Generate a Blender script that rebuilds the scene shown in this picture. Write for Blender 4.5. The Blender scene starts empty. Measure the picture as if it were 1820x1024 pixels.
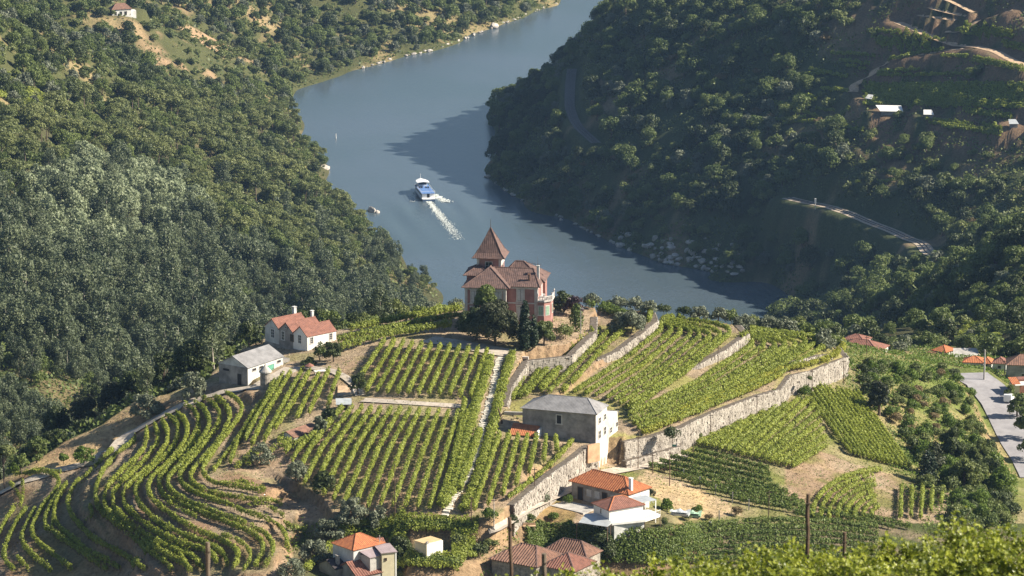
import bpy, math, random
import numpy as np
from mathutils import Vector, Matrix

# ------------------------------------------------------------------ scene, camera, light
SC = bpy.context.scene
COL = SC.collection
PI = math.pi
CAM = np.array([0.0, 0.0, 352.0])
ZS = 352.0 / 404.0
FPX = 7000.0
PITCH = math.radians(13.0)
cam_d = bpy.data.cameras.new('camera')
cam_o = bpy.data.objects.new('camera', cam_d); COL.objects.link(cam_o)
cam_o.location = CAM
cam_o.rotation_euler = (math.radians(90) - PITCH, 0, 0)
cam_d.sensor_width = 36.0
cam_d.lens = FPX * 36.0 / 1820.0
cam_d.clip_start = 1.0
cam_d.clip_end = 9000.0
cam_d.dof.use_dof = True
cam_d.dof.focus_distance = 760.0
cam_d.dof.aperture_fstop = 3.2
SC.camera = cam_o

SUN_EL, SUN_AZ = math.radians(35.5), math.radians(-3.0)      # azimuth measured from +x towards +y
sdir = Vector((math.cos(SUN_EL) * math.cos(SUN_AZ), math.cos(SUN_EL) * math.sin(SUN_AZ), math.sin(SUN_EL)))
W = bpy.data.worlds.new('World'); SC.world = W; W.use_nodes = True
nt = W.node_tree
bg = nt.nodes['Background']
sky = nt.nodes.new('ShaderNodeTexSky'); sky.sky_type = 'NISHITA'; sky.sun_disc = False
sky.sun_elevation = SUN_EL
sky.sun_rotation = math.radians(90) - SUN_AZ
sky.altitude = 350; sky.air_density = 1.2; sky.dust_density = 0.8; sky.ozone_density = 2.5
nt.links.new(sky.outputs[0], bg.inputs[0])
bg.inputs[1].default_value = 0.050
sun_d = bpy.data.lights.new('sun', 'SUN'); sun_d.energy = 5.0; sun_d.angle = math.radians(0.5)
sun_d.color = (1.0, 0.90, 0.74)
sun_o = bpy.data.objects.new('sun', sun_d); COL.objects.link(sun_o)
sun_o.rotation_euler = sdir.to_track_quat('Z', 'Y').to_euler()
SC.view_settings.view_transform = 'Standard'; SC.view_settings.look = 'None'
SC.view_settings.gamma = 1.0; SC.view_settings.exposure = 1.08
SC.view_settings.use_curve_mapping = False
SC.render.engine = 'CYCLES'
SC.cycles.max_bounces = 6; SC.cycles.diffuse_bounces = 3; SC.cycles.transmission_bounces = 4
SC.cycles.volume_bounces = 0; SC.cycles.use_denoising = True

RNG = np.random.default_rng(7)
random.seed(7)

# ------------------------------------------------------------------ survey: from the picture to the land
_f = np.array([0, math.cos(PITCH), -math.sin(PITCH)]); _u = np.array([0, math.sin(PITCH), math.cos(PITCH)])
def ray(px, py):
    px = np.asarray(px, float); py = np.asarray(py, float)
    a = (px - 910.0) / FPX; b = -(py - 512.0) / FPX
    d = _f[None] + a.reshape(-1, 1) * np.array([[1.0, 0, 0]]) + b.reshape(-1, 1) * _u[None]
    return d
def atz(px, py, z):
    """the point of height z seen at picture position px, py"""
    d = ray(px, py)
    t = (np.asarray(z, float).reshape(-1) - CAM[2]) / d[:, 2]
    p = CAM[None] + d * t[:, None]
    return p if p.shape[0] > 1 else p[0]
def proj(P):
    P = np.asarray(P, float).reshape(-1, 3) - CAM[None]
    c = P @ _f
    return 910 + P[:, 0] / c * FPX, 512 - (P @ _u) / c * FPX

class TPS:
    def __init__(self, xy, z, smooth=0.0):
        xy = np.asarray(xy, float); z = np.asarray(z, float)
        self.c = xy.mean(0); self.s = xy.std() + 1e-9
        X = (xy - self.c) / self.s; self.X = X; n = len(X)
        r2 = ((X[:, None] - X[None]) ** 2).sum(-1)
        K = np.where(r2 > 0, 0.5 * r2 * np.log(r2 + 1e-20), 0) + smooth * np.eye(n)
        P = np.c_[np.ones(n), X]
        A = np.zeros((n + 3, n + 3)); A[:n, :n] = K; A[:n, n:] = P; A[n:, :n] = P.T
        b = np.r_[z, np.zeros(3)]
        self.w = np.linalg.solve(A, b)
    def __call__(self, x, y):
        sh = np.shape(x); x = np.ravel(x); y = np.ravel(y)
        out = np.empty(len(x))
        for i in range(0, len(x), 20000):
            Q = (np.c_[x[i:i+20000], y[i:i+20000]] - self.c) / self.s
            r2 = ((Q[:, None] - self.X[None]) ** 2).sum(-1)
            K = 0.5 * r2 * np.log(r2 + 1e-20)
            out[i:i+20000] = K @ self.w[:-3] + self.w[-3] + Q @ self.w[-2:]
        return out.reshape(sh)
def tps_px(pts, smooth=0.0, extra=()):
    a = np.array(pts, float)
    P = atz(a[:, 0], a[:, 1], a[:, 2] * ZS)
    xy = P[:, :2]; z = a[:, 2] * ZS
    if len(extra):
        e = np.array(extra, float); xy = np.r_[xy, e[:, :2]]; z = np.r_[z, e[:, 2]]
    return TPS(xy, z, smooth)
def poly_px(pts):
    a = np.array(pts, float)
    return atz(a[:, 0], a[:, 1], a[:, 2] * ZS)[:, :2]
def inside(x, y, poly):
    sh = np.shape(x); x = np.ravel(x); y = np.ravel(y)
    r = np.zeros(len(x), bool); n = len(poly)
    for i in range(n):
        x0, y0 = poly[i]; x1, y1 = poly[(i + 1) % n]
        if y0 == y1: continue
        c = ((y0 > y) != (y1 > y)) & (x < (x1 - x0) * (y - y0) / (y1 - y0) + x0)
        r ^= c
    return r.reshape(sh)
def seg_dist(x, y, pl, closed=False):
    sh = np.shape(x); x = np.ravel(x); y = np.ravel(y)
    d = np.full(len(x), 1e9); n = len(pl)
    for i in range(n if closed else n - 1):
        a = np.asarray(pl[i]); b = np.asarray(pl[(i + 1) % n]); v = b - a; L = (v @ v) + 1e-12
        t = np.clip(((x - a[0]) * v[0] + (y - a[1]) * v[1]) / L, 0, 1)
        d = np.minimum(d, np.hypot(x - a[0] - t * v[0], y - a[1] - t * v[1]))
    return d.reshape(sh)
_vn = {}
def vnoise(x, y, seed=0):
    if seed not in _vn: _vn[seed] = np.random.default_rng(seed + 100).random((256, 256))
    T = _vn[seed]
    xi = np.floor(x).astype(int); yi = np.floor(y).astype(int); fx = x - xi; fy = y - yi
    fx = fx * fx * (3 - 2 * fx); fy = fy * fy * (3 - 2 * fy)
    g = lambda i, j: T[i & 255, j & 255]
    return (g(xi, yi) * (1 - fx) + g(xi + 1, yi) * fx) * (1 - fy) + (g(xi, yi + 1) * (1 - fx) + g(xi + 1, yi + 1) * fx) * fy
def fbm(x, y, s, seed=0, octv=4):
    a = 0.0; w = 1.0; t = 0.0
    for o in range(octv):
        a = a + w * (vnoise(x / s * 2 ** o + 17.3 * o, y / s * 2 ** o - 5.1 * o, seed + o) - .5); t += w; w *= .5
    return a / t * 2
def sstep(a, b, x):
    t = np.clip((x - a) / (b - a), 0, 1); return t * t * (3 - 2 * t)

# ------------------------------------------------------------------ the vineyard terraces on the left spur, traced row by row
ROWS_L = [  # (height, points)
 (215.0, [(401,705),(419,715),(431,730),(427,746),(414,765),(390,795),(366,829),(359,843),(363,852),(373,863),(386,868),(412,871),(440,875),(470,882)]),
 (214.4, [(381,712),(399,723),(410,743),(406,760),(393,785),(373,810),(349,836),(338,852),(340,865),(351,873),(366,881),(386,887),(420,892),(453,896),(484,898),(502,902)]),
 (213.8, [(361,715),(378,723),(391,741),(388,763),(379,776),(358,803),(338,828),(320,848),(321,865),(336,878),(361,890),(386,898),(416,908),(428,915),(446,921),(478,931),(499,945),(509,963),(511,981)]),
 (213.2, [(346,723),(361,731),(371,750),(373,763),(361,786),(344,809),(324,832),(300,854),(297,870),(308,885),(325,895),(341,903),(370,913),(396,925),(424,933),(449,945),(473,958),(486,976),(484,993),(471,1013)]),
 (212.6, [(328,726),(343,733),(353,750),(351,770),(338,795),(321,816),(300,838),(282,860),(285,880),(295,892),(315,901),(340,911),(363,921),(390,931),(413,941),(436,950),(456,960),(468,973),(466,993),(453,1013)]),
 (212.0, [(313,741),(326,750),(334,768),(330,790),(315,813),(295,834),(268,858),(262,878),(272,898),(290,913),(303,920),(320,935),(336,943),(356,953),(383,963),(413,978),(424,991),(423,1006),(414,1018)]),
 (211.4, [(295,745),(313,753),(318,770),(313,793),(300,811),(283,829),(252,857),(240,878),(246,902),(270,928),(303,948),(328,960),(360,970),(386,983),(401,997),(404,1013)]),
 (210.8, [(288,755),(298,773),(298,793),(286,813),(271,834),(240,858),(218,882),(222,908),(245,930),(270,948),(295,962),(325,974),(355,982),(378,993),(385,1008)]),
 (210.2, [(275,761),(281,780),(280,795),(266,813),(250,834),(220,861),(200,884),(202,910),(225,934),(250,952),(280,972),(310,986),(340,996),(355,1012)]),
 (209.6, [(260,768),(261,788),(256,805),(243,821),(220,840),(196,866),(186,885),(186,908),(200,926),(232,950),(265,975),(300,996),(330,1010),(338,1022)]),
 (209.0, [(243,776),(233,796),(217,806),(200,821),(182,845),(172,868),(170,895),(176,912),(200,934),(235,962),(265,988),(295,1008),(305,1020)]),
 (205.6, [(200,806),(178,828),(154,852),(139,860),(128,877),(121,893),(121,910),(130,928),(144,943),(159,960),(179,973),(199,983),(224,996),(241,1008),(257,1020)]),
 (205.0, [(118,868),(108,885),(98,905),(95,930),(110,950),(131,965),(149,983),(174,996),(194,1006),(212,1018)]),
 (204.4, [(112,872),(92,903),(80,928),(80,945),(100,956),(120,971),(141,986),(159,999),(179,1013),(191,1020)]),
 (203.8, [(45,848),(75,843),(100,852),(106,863),(100,878),(85,896),(71,916),(61,936),(56,950),(60,963),(75,978),(96,994),(116,1009),(126,1018)]),
 (202.2, [(62,912),(48,938),(38,960),(42,978),(60,996),(80,1012),(90,1022)]),
 (201.6, [(46,911),(33,930),(22,950),(12,972),(6,991),(10,1006),(24,1020)]),
 (200.4, [(28,905),(12,930),(0,952),(-12,975)]),
]
# ------------------------------------------------------------------ heights of the land
base_pts = [(p[0], p[1], z) for z, pl in ROWS_L for p in pl[::2]]
base_pts += [  # track along the left ridge, foot of the walls, lower fields, road on the right
 (455,690,216.4),(400,694,215.8),(340,714,213.8),(285,742,211.4),(235,770,209.2),(205,798,206.8),(160,822,205.4),(100,838,204.4),(40,858,202.6),(0,880,200.6),(-60,910,198),
 (300,708,213.5),(240,725,211),(180,765,208.5),(120,790,206),(60,830,203.5),(0,858,201.5),(385,668,215.8),(470,655,217.5),(500,640,218),
 (520,990,209.5),(540,960,211),(520,900,213),(450,850,215.0),(480,845,215.2),(560,1000,209),(600,960,212.5),(640,1005,209.5),(620,940,214.8),(560,915,213.8),(600,935,214.6),(575,890,215),(680,1000,209.5),(600,1020,208),(560,940,212.5),(700,938,215.6),(760,936,215.8),(830,936,215.7),(660,950,214.2),(720,970,213.2),(800,1010,209.5),(780,975,213),
 (850,948,214.2),(900,930,214.6),(880,960,212.5),(860,1000,208.5),(905,980,209),(915,913,214.8),(962,886,213.6),(1010,858,212.6),(1060,830,211.4),(1107,812,210.9),(1200,793,210.6),(1250,778,210.2),(1301,761,209.7),(1349,741,209),(1399,719,208.2),(1430,698,208),(1470,675,207.2),(1505,664,206.2),
 (1060,930,209.6),(1150,900,209.6),(1150,850,210.3),(1250,830,209),(1250,880,208.5),(1350,860,207.5),(1420,830,206.2),(1000,960,207.5),(1200,960,206.6),(1350,960,205.6),(960,1010,206),(1100,1000,206),(1300,1010,205),
 (1460,790,206.2),(1440,740,207.4),(1500,720,205.4),(1560,760,202.6),(1620,840,200),(1500,850,204),(1500,920,203.6),(1580,900,202),(1680,900,199.5),(1680,820,197.6),(1650,720,200),(1600,660,201.6),(1540,655,203.6),(1700,690,196),
 (1738,680,193.6),(1752,730,192.2),(1775,780,191),(1810,820,190.2),(1820,760,190.6),(1820,690,190.5),(1660,648,196),(1760,660,190),(1820,650,188.5),(1750,860,196),(1820,900,196),(1900,800,190),(1900,1000,196),(1560,1000,202),(1500,628,190),(1530,632,187),(1560,630,184.5),(1620,630,182),(1690,634,181),(1740,646,186),(1790,662,188),(1850,645,184),(1900,650,188)]
def LZ(px, z):       # the left spur falls away more steeply than first surveyed
    return z if z >= 215 else 215 - (215 - z) * float(np.interp(px, [440, 560], [1.22, 1.0]))
base_pts = [(x, y, LZ(x, z)) for x, y, z in base_pts]
base_f = tps_px(base_pts, 2e-4)
uc_f = tps_px([(740,620,221),(740,720,219.6),(740,820,218.2),(740,912,216.8),(480,690,217.2),(412,825,215.4),(520,850,215.6),(620,600,220.6),(880,600,221.3),(560,640,218.8),(600,920,215.8),
  (890,900,216.8),(1040,800,216.4),(960,780,217),(900,650,220),(890,720,218.4),(600,740,218),(1000,560,221.6),(1040,545,221),(960,600,221.4),(1050,600,220.6),(820,550,220.6),(740,565,219.6),(500,600,217.6),(430,650,216.4),(640,580,219.4)], 1e-3)
u2a_f = tps_px([(1060,555,219.6),(1160,562,219.5),(1040,600,218.6),(1100,605,218.6),(1000,650,217.6),(930,650,217.6),(1090,600,219),(915,720,217),(980,690,217.2)], 1e-4)
u2b_f = tps_px([(915,722,216.8),(1000,690,216.6),(1090,642,216.8),(1165,592,217.2),(1230,568,217),(1310,582,216.8),(1326,594,217),(1200,650,216.4),(1110,735,215.6),(980,720,216.4),(1060,760,215.8)], 1e-4)
u2c_f = tps_px([(1110,780,215),(1140,765,215),(1250,690,214.9),(1328,622,214.8),(1430,602,213.2),(1400,650,213),(1214,755,214.6),(1269,731,214.1),(1341,704,213.1),(1401,668,212.3),(1469,648,211),(1503,636,210),(1480,618,211.4),(1390,590,214)], 1e-4)
UC = poly_px([(474,708,217.3),(449,746,217),(432,773,216.6),(421,796,216),(409,831,215.4),(470,834,215.6),(526,862,215.6),(569,886,215.8),(597,922,215.8),(625,934,216),(760,922,216.7),(836,926,216.7),(880,926,216.5),(909,899,216.8),(975,848,216.5),(1040,797,216.3),(1058,793,216.2),(1072,780,216.1),(1088,766,216),(1102,752,216),
   (1090,720,216.6),(940,712,217.6),(896,725,218),(905,690,219),(935,648,219.6),(1010,632,220.4),(1055,592,220.6),(1056,566,221),(1060,548,221),(1000,538,221),(900,545,221),(740,562,219.6),(640,580,219.4),(500,590,217.4),(398,655,216),(455,690,216.8)])
U2A = poly_px([(896,727,217),(935,650,217.6),(1010,640,217.8),(1055,610,218.4),(1058,560,220),(1060,543,219.6),(1160,556,219.5),(1166,572,219.2),(1094,620,218.6),(1060,646,217.8),(1010,690,216.9),(975,715,216.4)])
U2B = poly_px([(896,727,217),(975,715,216.4),(1010,690,216.8),(1060,646,216.8),(1094,636,216.8),(1166,590,217.2),(1180,560,217),(1240,565,217),(1310,578,216.8),(1328,594,217),(1290,620,216.8),(1240,650,216.2),(1200,662,216),(1120,728,215.4),(1110,780,215.4),(940,780,216)])
U2C = poly_px([(1105,775,215),(1090,735,215.2),(1120,700,215),(1160,660,215),(1200,630,215),(1260,600,215),(1318,580,215),(1440,596,213),(1480,614,211.6),(1503,636,210),(1469,648,211),(1441,660,211.8),(1401,668,212.4),(1384,690,212.6),(1341,706,213),(1269,733,214),(1214,757,214.6),(1150,775,214.9),(1105,786,215)])
PLAT = poly_px([(x, y, LZ(x, z)) for x, y, z in [(-200,960,196),(-60,900,198),(0,853,201.5),(60,824,203.5),(120,782,206.3),(180,756,208.6),(240,716,211.2),(300,700,213.4),(370,672,215.6),(384,655,216),(470,590,217.4),(600,578,219),(740,560,219.6),(830,546,220.6),(1000,536,221),(1060,541,220.5),(1165,554,219.5),(1240,563,217),(1310,576,216.8),(1390,586,214.5),(1440,594,213),(1480,616,209),(1500,622,189),(1560,614,183),(1640,612,179),(1700,620,179),(1780,634,182),(1960,640,180),(2100,800,186),(2100,1200,200),(1500,1250,203),(910,1250,205),(0,1250,196),(-300,1100,190)]])
# banks between the terraces of the left spur
LEFTV = poly_px([(x, y, LZ(x, z)) for x, y, z in [(455,700,216),(340,716,213.8),(240,775,209.2),(205,800,206.9),(160,826,205.4),(100,842,204.4),(40,848,202.6),(-40,900,199),(-60,1040,198),(300,1060,207),(470,1040,212),(530,990,209.5),(530,900,212.5),(470,858,215),(400,840,215),(432,773,215.6)]])
far_pts = [  # left wood, gully, far bank
 (0,780,150),(0,700,135),(0,600,127),(0,500,121),(0,400,116),(0,300,114),(0,200,116),(0,100,121),(0,62,126),(0,36,80),(0,0,82),(-150,600,145),(-150,300,135),(-150,60,140),
 (150,700,128),(150,600,118),(150,500,105),(150,400,97),(150,300,90),(150,200,87),(150,125,91),(150,95,92),(150,60,60),(150,0,72),
 (300,640,108),(300,600,100),(300,500,85),(300,400,71),(300,300,61),(300,200,53),(300,150,50),(300,100,46),(300,50,45),(300,0,46),(240,140,64),(218,24,66),
 (420,600,84),(420,500,66),(420,400,50),(420,300,38),(420,200,27),(420,100,26),(420,0,36),
 (520,560,60),(520,450,42),(520,350,26),(520,270,12),(500,225,6),(500,175,3),(500,100,8),(500,0,25),
 (610,560,44),(610,450,22),(610,380,10),(680,560,26),(680,500,13),(700,480,4),(712,540,6),(560,310,3),(610,370,2),(640,410,1),(520,240,2),(700,560,12),
 (600,60,9),(700,40,10),(700,0,17),(800,0,15),(850,20,7),(600,0,22),(900,0,10),
 # near right: valley behind the village
 (1750,640,174),(1750,600,160),(1750,560,138),(1750,500,108),(1750,450,82),(1750,400,57),(1600,620,160),(1600,600,104),(1600,560,78),(1600,500,56),(1500,600,62),(1500,560,38),(1500,520,22),(1450,590,30),(1420,560,10),(1450,540,8),(1660,520,60),(1680,490,46),
 (1860,640,182),(1860,560,150),(1860,450,100),(1560,610,150),(1490,618,150)]
def rh(px, py):      # the even right-hand slope
    d = ray(px, py)[0]; t = (0.64 * -40 + 0.32 * -1606 - CAM[2]) / (d[2] - 0.64 * d[0] - 0.32 * d[1])
    return (px, py, (CAM[2] + t * d[2]) / ZS)
for (px, py) in [(1020,180),(1000,260),(1000,340),(1100,300),(1100,200),(1100,100),(1200,420),(1200,300),(1200,200),(1200,60),(1300,450),(1300,350),(1300,200),(1300,0),(1400,350),(1400,200),(1400,60),
   (1500,200),(1500,0),(1600,300),(1600,150),(1700,330),(1700,180),(1700,0),(1800,330),(1800,150),(1800,0),(1900,300),(1900,100),(1450,430),(1550,440),(1100,0),(1150,0)]:
    far_pts.append(rh(px, py))
shore_R = [(866,310),(884,270),(880,230),(882,190),(890,330),(930,355),(1000,385),(1080,425),(1150,455),(1230,475),(1300,490),(1380,508),(1425,530),(1412,556)]
shore_far = [(1000,2),(940,25),(880,48),(820,72),(760,92),(700,105),(650,118),(600,135),(560,148),(525,160)]
far_pts += [(x, y, 0.3) for x, y in shore_R] + [(x, y, 0.3) for x, y in shore_far]
far_pts += [(x, y, -9) for x, y in [(560,215),(620,190),(700,170),(800,130),(900,90),(980,50),(1040,20),(620,260),(720,240),(800,220),(840,260),(660,320),(740,310),(820,310),(800,380),(720,400),(780,450),(880,420),(860,500),(960,480),(1060,500),(1160,520),(1260,540),(1340,540),(1000,540)]]
far_extra = [(-21, 2037, -5.2), (31, 2117, -7.0), (78, 2236, -5.2), (138, 2379, 0.0), (46, 1979, 2.6), (109, 2113, 5.2), (26, 1921, 21), (78, 2005, 20), (57, 945, 52.3), (57, 1152, 21.8), (0, 1222, 17.4), (-57, 1029, 52.3), (-58, 1183, 34.9), (-46, 2780, 52.3), (-353, 2863, 78.4), (241, 3082, 78.4), (218, 2452, 34.9), (681, 3401, 226.5), (447, 1516, 174.3), (616, 3907, 174.3), (-440, 1497, 165.5), (-476, 2411, 130.7), (-409, 987, 174.3), (0, 809, 69.7)]
far_f = tps_px(far_pts, 2e-5, far_extra)

Q = 1.464 * ZS
def height(x, y):
    x = np.asarray(x, float); y = np.asarray(y, float)
    r = np.hypot(x, y)
    zf = far_f(x, y)
    n = fbm(x, y, 55, 3) * 5.0 + fbm(x, y, 17, 9) * 2.2
    zf = zf + n * sstep(1.5, 14, np.abs(zf)) * (.25 + .75 * sstep(950, 1250, r))
    hx, hy = proj(np.stack([x, y, zf], -1)); hx = hx.reshape(zf.shape); hy = hy.reshape(zf.shape)
    tm = sstep(1380, 1500, hx) * sstep(345, 290, hy) * (r > 1100)
    tq = zf / 4.2 + fbm(x, y, 70, 13) * .8; tf = tq - np.floor(tq)
    zf = zf + tm * 4.2 * (.22 * tf + .78 * sstep(.62, 1, tf) - tf)
    m = (r < 1000)
    out = zf.copy()
    if m.any():
        xm, ym, rm = x[m], y[m], r[m]
        b = base_f(xm, ym)
        g = inside(xm, ym, LEFTV)
        q = (b - 212.438 * ZS) / Q; k = np.floor(q); fr = q - k
        bt = 212.438 * ZS + Q * (k + sstep(0.0, 0.24, fr) * 0.9 + 0.10 * fr)
        b = np.where(g & (b > 204.8 * ZS), bt, b)
        b = b + (fbm(xm, ym, 9, 5) * 0.25 + fbm(xm, ym, 2.6, 8, 3) * .16) * np.where(g, .3, 1.0)
        nr = np.interp(rm, [0, 50, 80, 100, 130, 160, 300, 430, 520], [344, 332, 323.5, 320, 307, 294, 236, 193, 178])
        b = np.where(rm < 545, nr * (1 - sstep(420, 545, rm)) + b * sstep(420, 545, rm), b)
        for poly, fn in ((UC, uc_f), (U2C, u2c_f), (U2B, u2b_f), (U2A, u2a_f)):
            i = inside(xm, ym, poly)
            if i.any(): b[i] = fn(xm[i], ym[i])
        i = inside(xm, ym, PLAT) | (rm < 535)
        d = np.where(i, 0, seg_dist(xm, ym, PLAT, True))
        b = np.where(i, b, np.minimum(b, 195) - 0.5 * d - 0.005 * d * d)
        out[m] = np.maximum(b, np.where(i, -100, zf[m]))
    return out

# polar survey grid: it is the land's mesh and the table that the picture positions are read from
AZ = np.radians(np.arange(-9.6, 9.6001, 0.042))
RR = np.concatenate([np.arange(30, 510, 6.0), np.arange(510, 570, 1.0), np.arange(570, 830, 0.75), np.arange(830, 1100, 3.0), np.arange(1100, 2250, 4.2), np.arange(2250, 4200, 18.0)])
GX = np.sin(AZ)[:, None] * RR[None]; GY = np.cos(AZ)[:, None] * RR[None]
GZ = height(GX, GY)
def hit(px, py, r0=60.0, dz=0.0):
    """where the ground lies at a picture position (first surface met, beyond r0)"""
    d = ray(px, py); out = []
    for k in range(len(d)):
        az = math.atan2(d[k, 0], d[k, 1]); h = math.hypot(d[k, 0], d[k, 1])
        fi = (az - AZ[0]) / (AZ[1] - AZ[0]); i = int(np.clip(math.floor(fi), 0, len(AZ) - 2)); w = fi - i
        col = GZ[i] * (1 - w) + GZ[i + 1] * w + dz
        zr = CAM[2] + d[k, 2] / h * RR
        s = np.nonzero((col >= zr) & (RR > r0))[0]
        j = s[0] if len(s) else len(RR) - 1
        a = (zr[j - 1] - col[j - 1]); b = (col[j] - zr[j]); t = a / (a + b + 1e-9) if a > 0 else 1
        t = min(max(t, 0), 1)
        r = RR[j - 1] + (RR[j] - RR[j - 1]) * t
        out.append((math.sin(az) * r, math.cos(az) * r, CAM[2] + d[k, 2] / h * r - dz))
    out = np.array(out)
    return out if len(out) > 1 else out[0]
def gz(x, y):
    x = np.atleast_1d(np.asarray(x, float)); y = np.atleast_1d(np.asarray(y, float))
    az = np.arctan2(x, y); r = np.hypot(x, y)
    fi = np.clip((az - AZ[0]) / (AZ[1] - AZ[0]), 0, len(AZ) - 1.001); i = fi.astype(int); w = fi - i
    j = np.clip(np.searchsorted(RR, r) - 1, 0, len(RR) - 2); v = np.clip((r - RR[j]) / (RR[j + 1] - RR[j]), 0, 1)
    return (GZ[i, j] * (1 - w) + GZ[i + 1, j] * w) * (1 - v) + (GZ[i, j + 1] * (1 - w) + GZ[i + 1, j + 1] * w) * v
def visible(P, tol=3.0):
    """which points the land does not hide"""
    P = np.asarray(P).reshape(-1, 3)
    ok = np.ones(len(P), bool)
    px, py = proj(P); r = np.hypot(P[:, 0], P[:, 1])
    ok &= (px > -30) & (px < 1850) & (py > -30) & (py < 1054)
    for f in np.linspace(0.35, 0.995, 60):
        X = P[:, 0] * f; Y = P[:, 1] * f; Z = CAM[2] + (P[:, 2] - CAM[2]) * f
        m = ok & (r * f > 480)
        if m.any():
            ok[np.nonzero(m)[0][gz(X[m], Y[m]) > Z[m] + 0.5]] = False
    return ok
# ------------------------------------------------------------------ tracks, railway and building pads cut into the land
CUTS = []
def dense(pl, step=4.0):
    pl = np.array(pl, float); out = [pl[0]]
    for a, b in zip(pl[:-1], pl[1:]):
        n = max(1, int(np.ceil(np.hypot(*(b - a)[:2]) / step)))
        for k in range(1, n + 1): out.append(a + (b - a) * k / n)
    return np.array(out)
def smooth_line(P, it=3):
    P = np.array(P, float)
    for _ in range(it):
        P[1:-1] = 0.25 * P[:-2] + 0.5 * P[1:-1] + 0.25 * P[2:]
    return P
def ground_line(px, it=3, step=4.0):
    d = dense(px, step); P = hit(d[:, 0], d[:, 1]); return smooth_line(P, it)
def cut(P, w, fade, zlift=0.0):
    """level the land along a line of world points"""
    for (a, b) in zip(P[:-1], P[1:]):
        cx, cy = (a[0] + b[0]) / 2, (a[1] + b[1]) / 2; R = w + fade + np.hypot(b[0] - a[0], b[1] - a[1])
        m = (np.abs(GX - cx) < R) & (np.abs(GY - cy) < R)
        if not m.any(): continue
        x, y = GX[m], GY[m]; v = b[:2] - a[:2]; L = v @ v + 1e-9
        t = np.clip(((x - a[0]) * v[0] + (y - a[1]) * v[1]) / L, 0, 1)
        d = np.hypot(x - a[0] - t * v[0], y - a[1] - t * v[1]); z = a[2] + (b[2] - a[2]) * t + zlift
        k = 1 - sstep(w, w + fade, d)
        o = CUTW[m]; dd = CUTD[m]; upd = (d < dd) & (k > 0)
        zz = GZ0[m] * (1 - k) + z * k
        g = GZ[m]; g[upd] = zz[upd]; GZ[m] = g; o[upd] = np.maximum(o, k)[upd]; CUTW[m] = o; dd[upd] = d[upd]; CUTD[m] = dd
GZ0 = GZ.copy(); CUTW = np.zeros_like(GZ); CUTD = np.full_like(GZ, 1e9)
def flatz(P, it=30):
    P = P.copy(); z = P[:, 2]
    for _ in range(it): z[1:-1] = .25 * z[:-2] + .5 * z[1:-1] + .25 * z[2:]
    P[:, 2] = z; return P
RAIL_FAR = flatz(ground_line([(1018,112),(1016,128),(1013,154),(1012,191),(1019,212),(1034,233),(1060,255)], 6, 3))
RAIL_NEAR = flatz(ground_line([(1400,352),(1439,362),(1473,367),(1508,379),(1542,395),(1576,407),(1610,422),(1648,443),(1672,462)], 6, 3))
DIRT = [flatz(ground_line(p, 4, 3), 8) for p in (
    [(1596,40),(1625,52),(1660,68),(1700,82),(1740,84),(1770,92),(1796,106),(1835,124)],
    [(1735,85),(1690,90),(1640,98),(1590,105),(1565,120),(1540,140),(1518,152),(1516,166)],
    [(1668,-6),(1700,8),(1730,23)], [(1650,14),(1680,22),(1718,30)], [(1632,28),(1660,32),(1700,37)], [(1800,18),(1760,32),(1740,38),(1706,58),(1680,58)])]
RAIL_FAR = RAIL_FAR[4:]; cut(RAIL_FAR, 3.4, 4); cut(RAIL_NEAR, 5.5, 7)
for i, P in enumerate(DIRT): cut(P, 5.0 if i < 2 else 3.5, 6)
for px_, py_, w_ in ((1578, 203, 7), (1649, 210, 4), (1800, 227, 4), (1540, 181, 3.5), (218, 22, 8)):
    p = hit(px_, py_, 1100) + [0, 0, 1.2]; cut(np.array([p - [2.5, 0, 0], p + [2.5, 0, 0]]), w_, 4)
ROAD_R = flatz(ground_line([(1722,664),(1752,686),(1778,718),(1795,750),(1812,785),(1834,818),(1850,850)], 3, 4), 6)
cut(ROAD_R, 4.2, 2.5)
TRACK_L = flatz(ground_line([(520,655),(490,672),(455,690),(400,697),(340,716),(285,742),(235,772),(205,800),(160,824),(100,838),(40,858),(0,880),(-40,900)], 3, 4), 6)
cut(TRACK_L, 2.3, 1.8)
for px_, py_, z_, w_, f_ in ((1098, 922, 211.4, 6.5, 6), (640, 996, 210.6, 5.5, 6), (684, 1000, 210.6, 3, 5), (768, 984, 212.2, 3.2, 5), (1045, 898, 211.6, 4, 5)):
    p = atz(px_, py_, z_ * ZS); cut(np.array([p - [1.5, 0, 0], p + [1.5, 0, 0]]), w_, f_)

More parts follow.
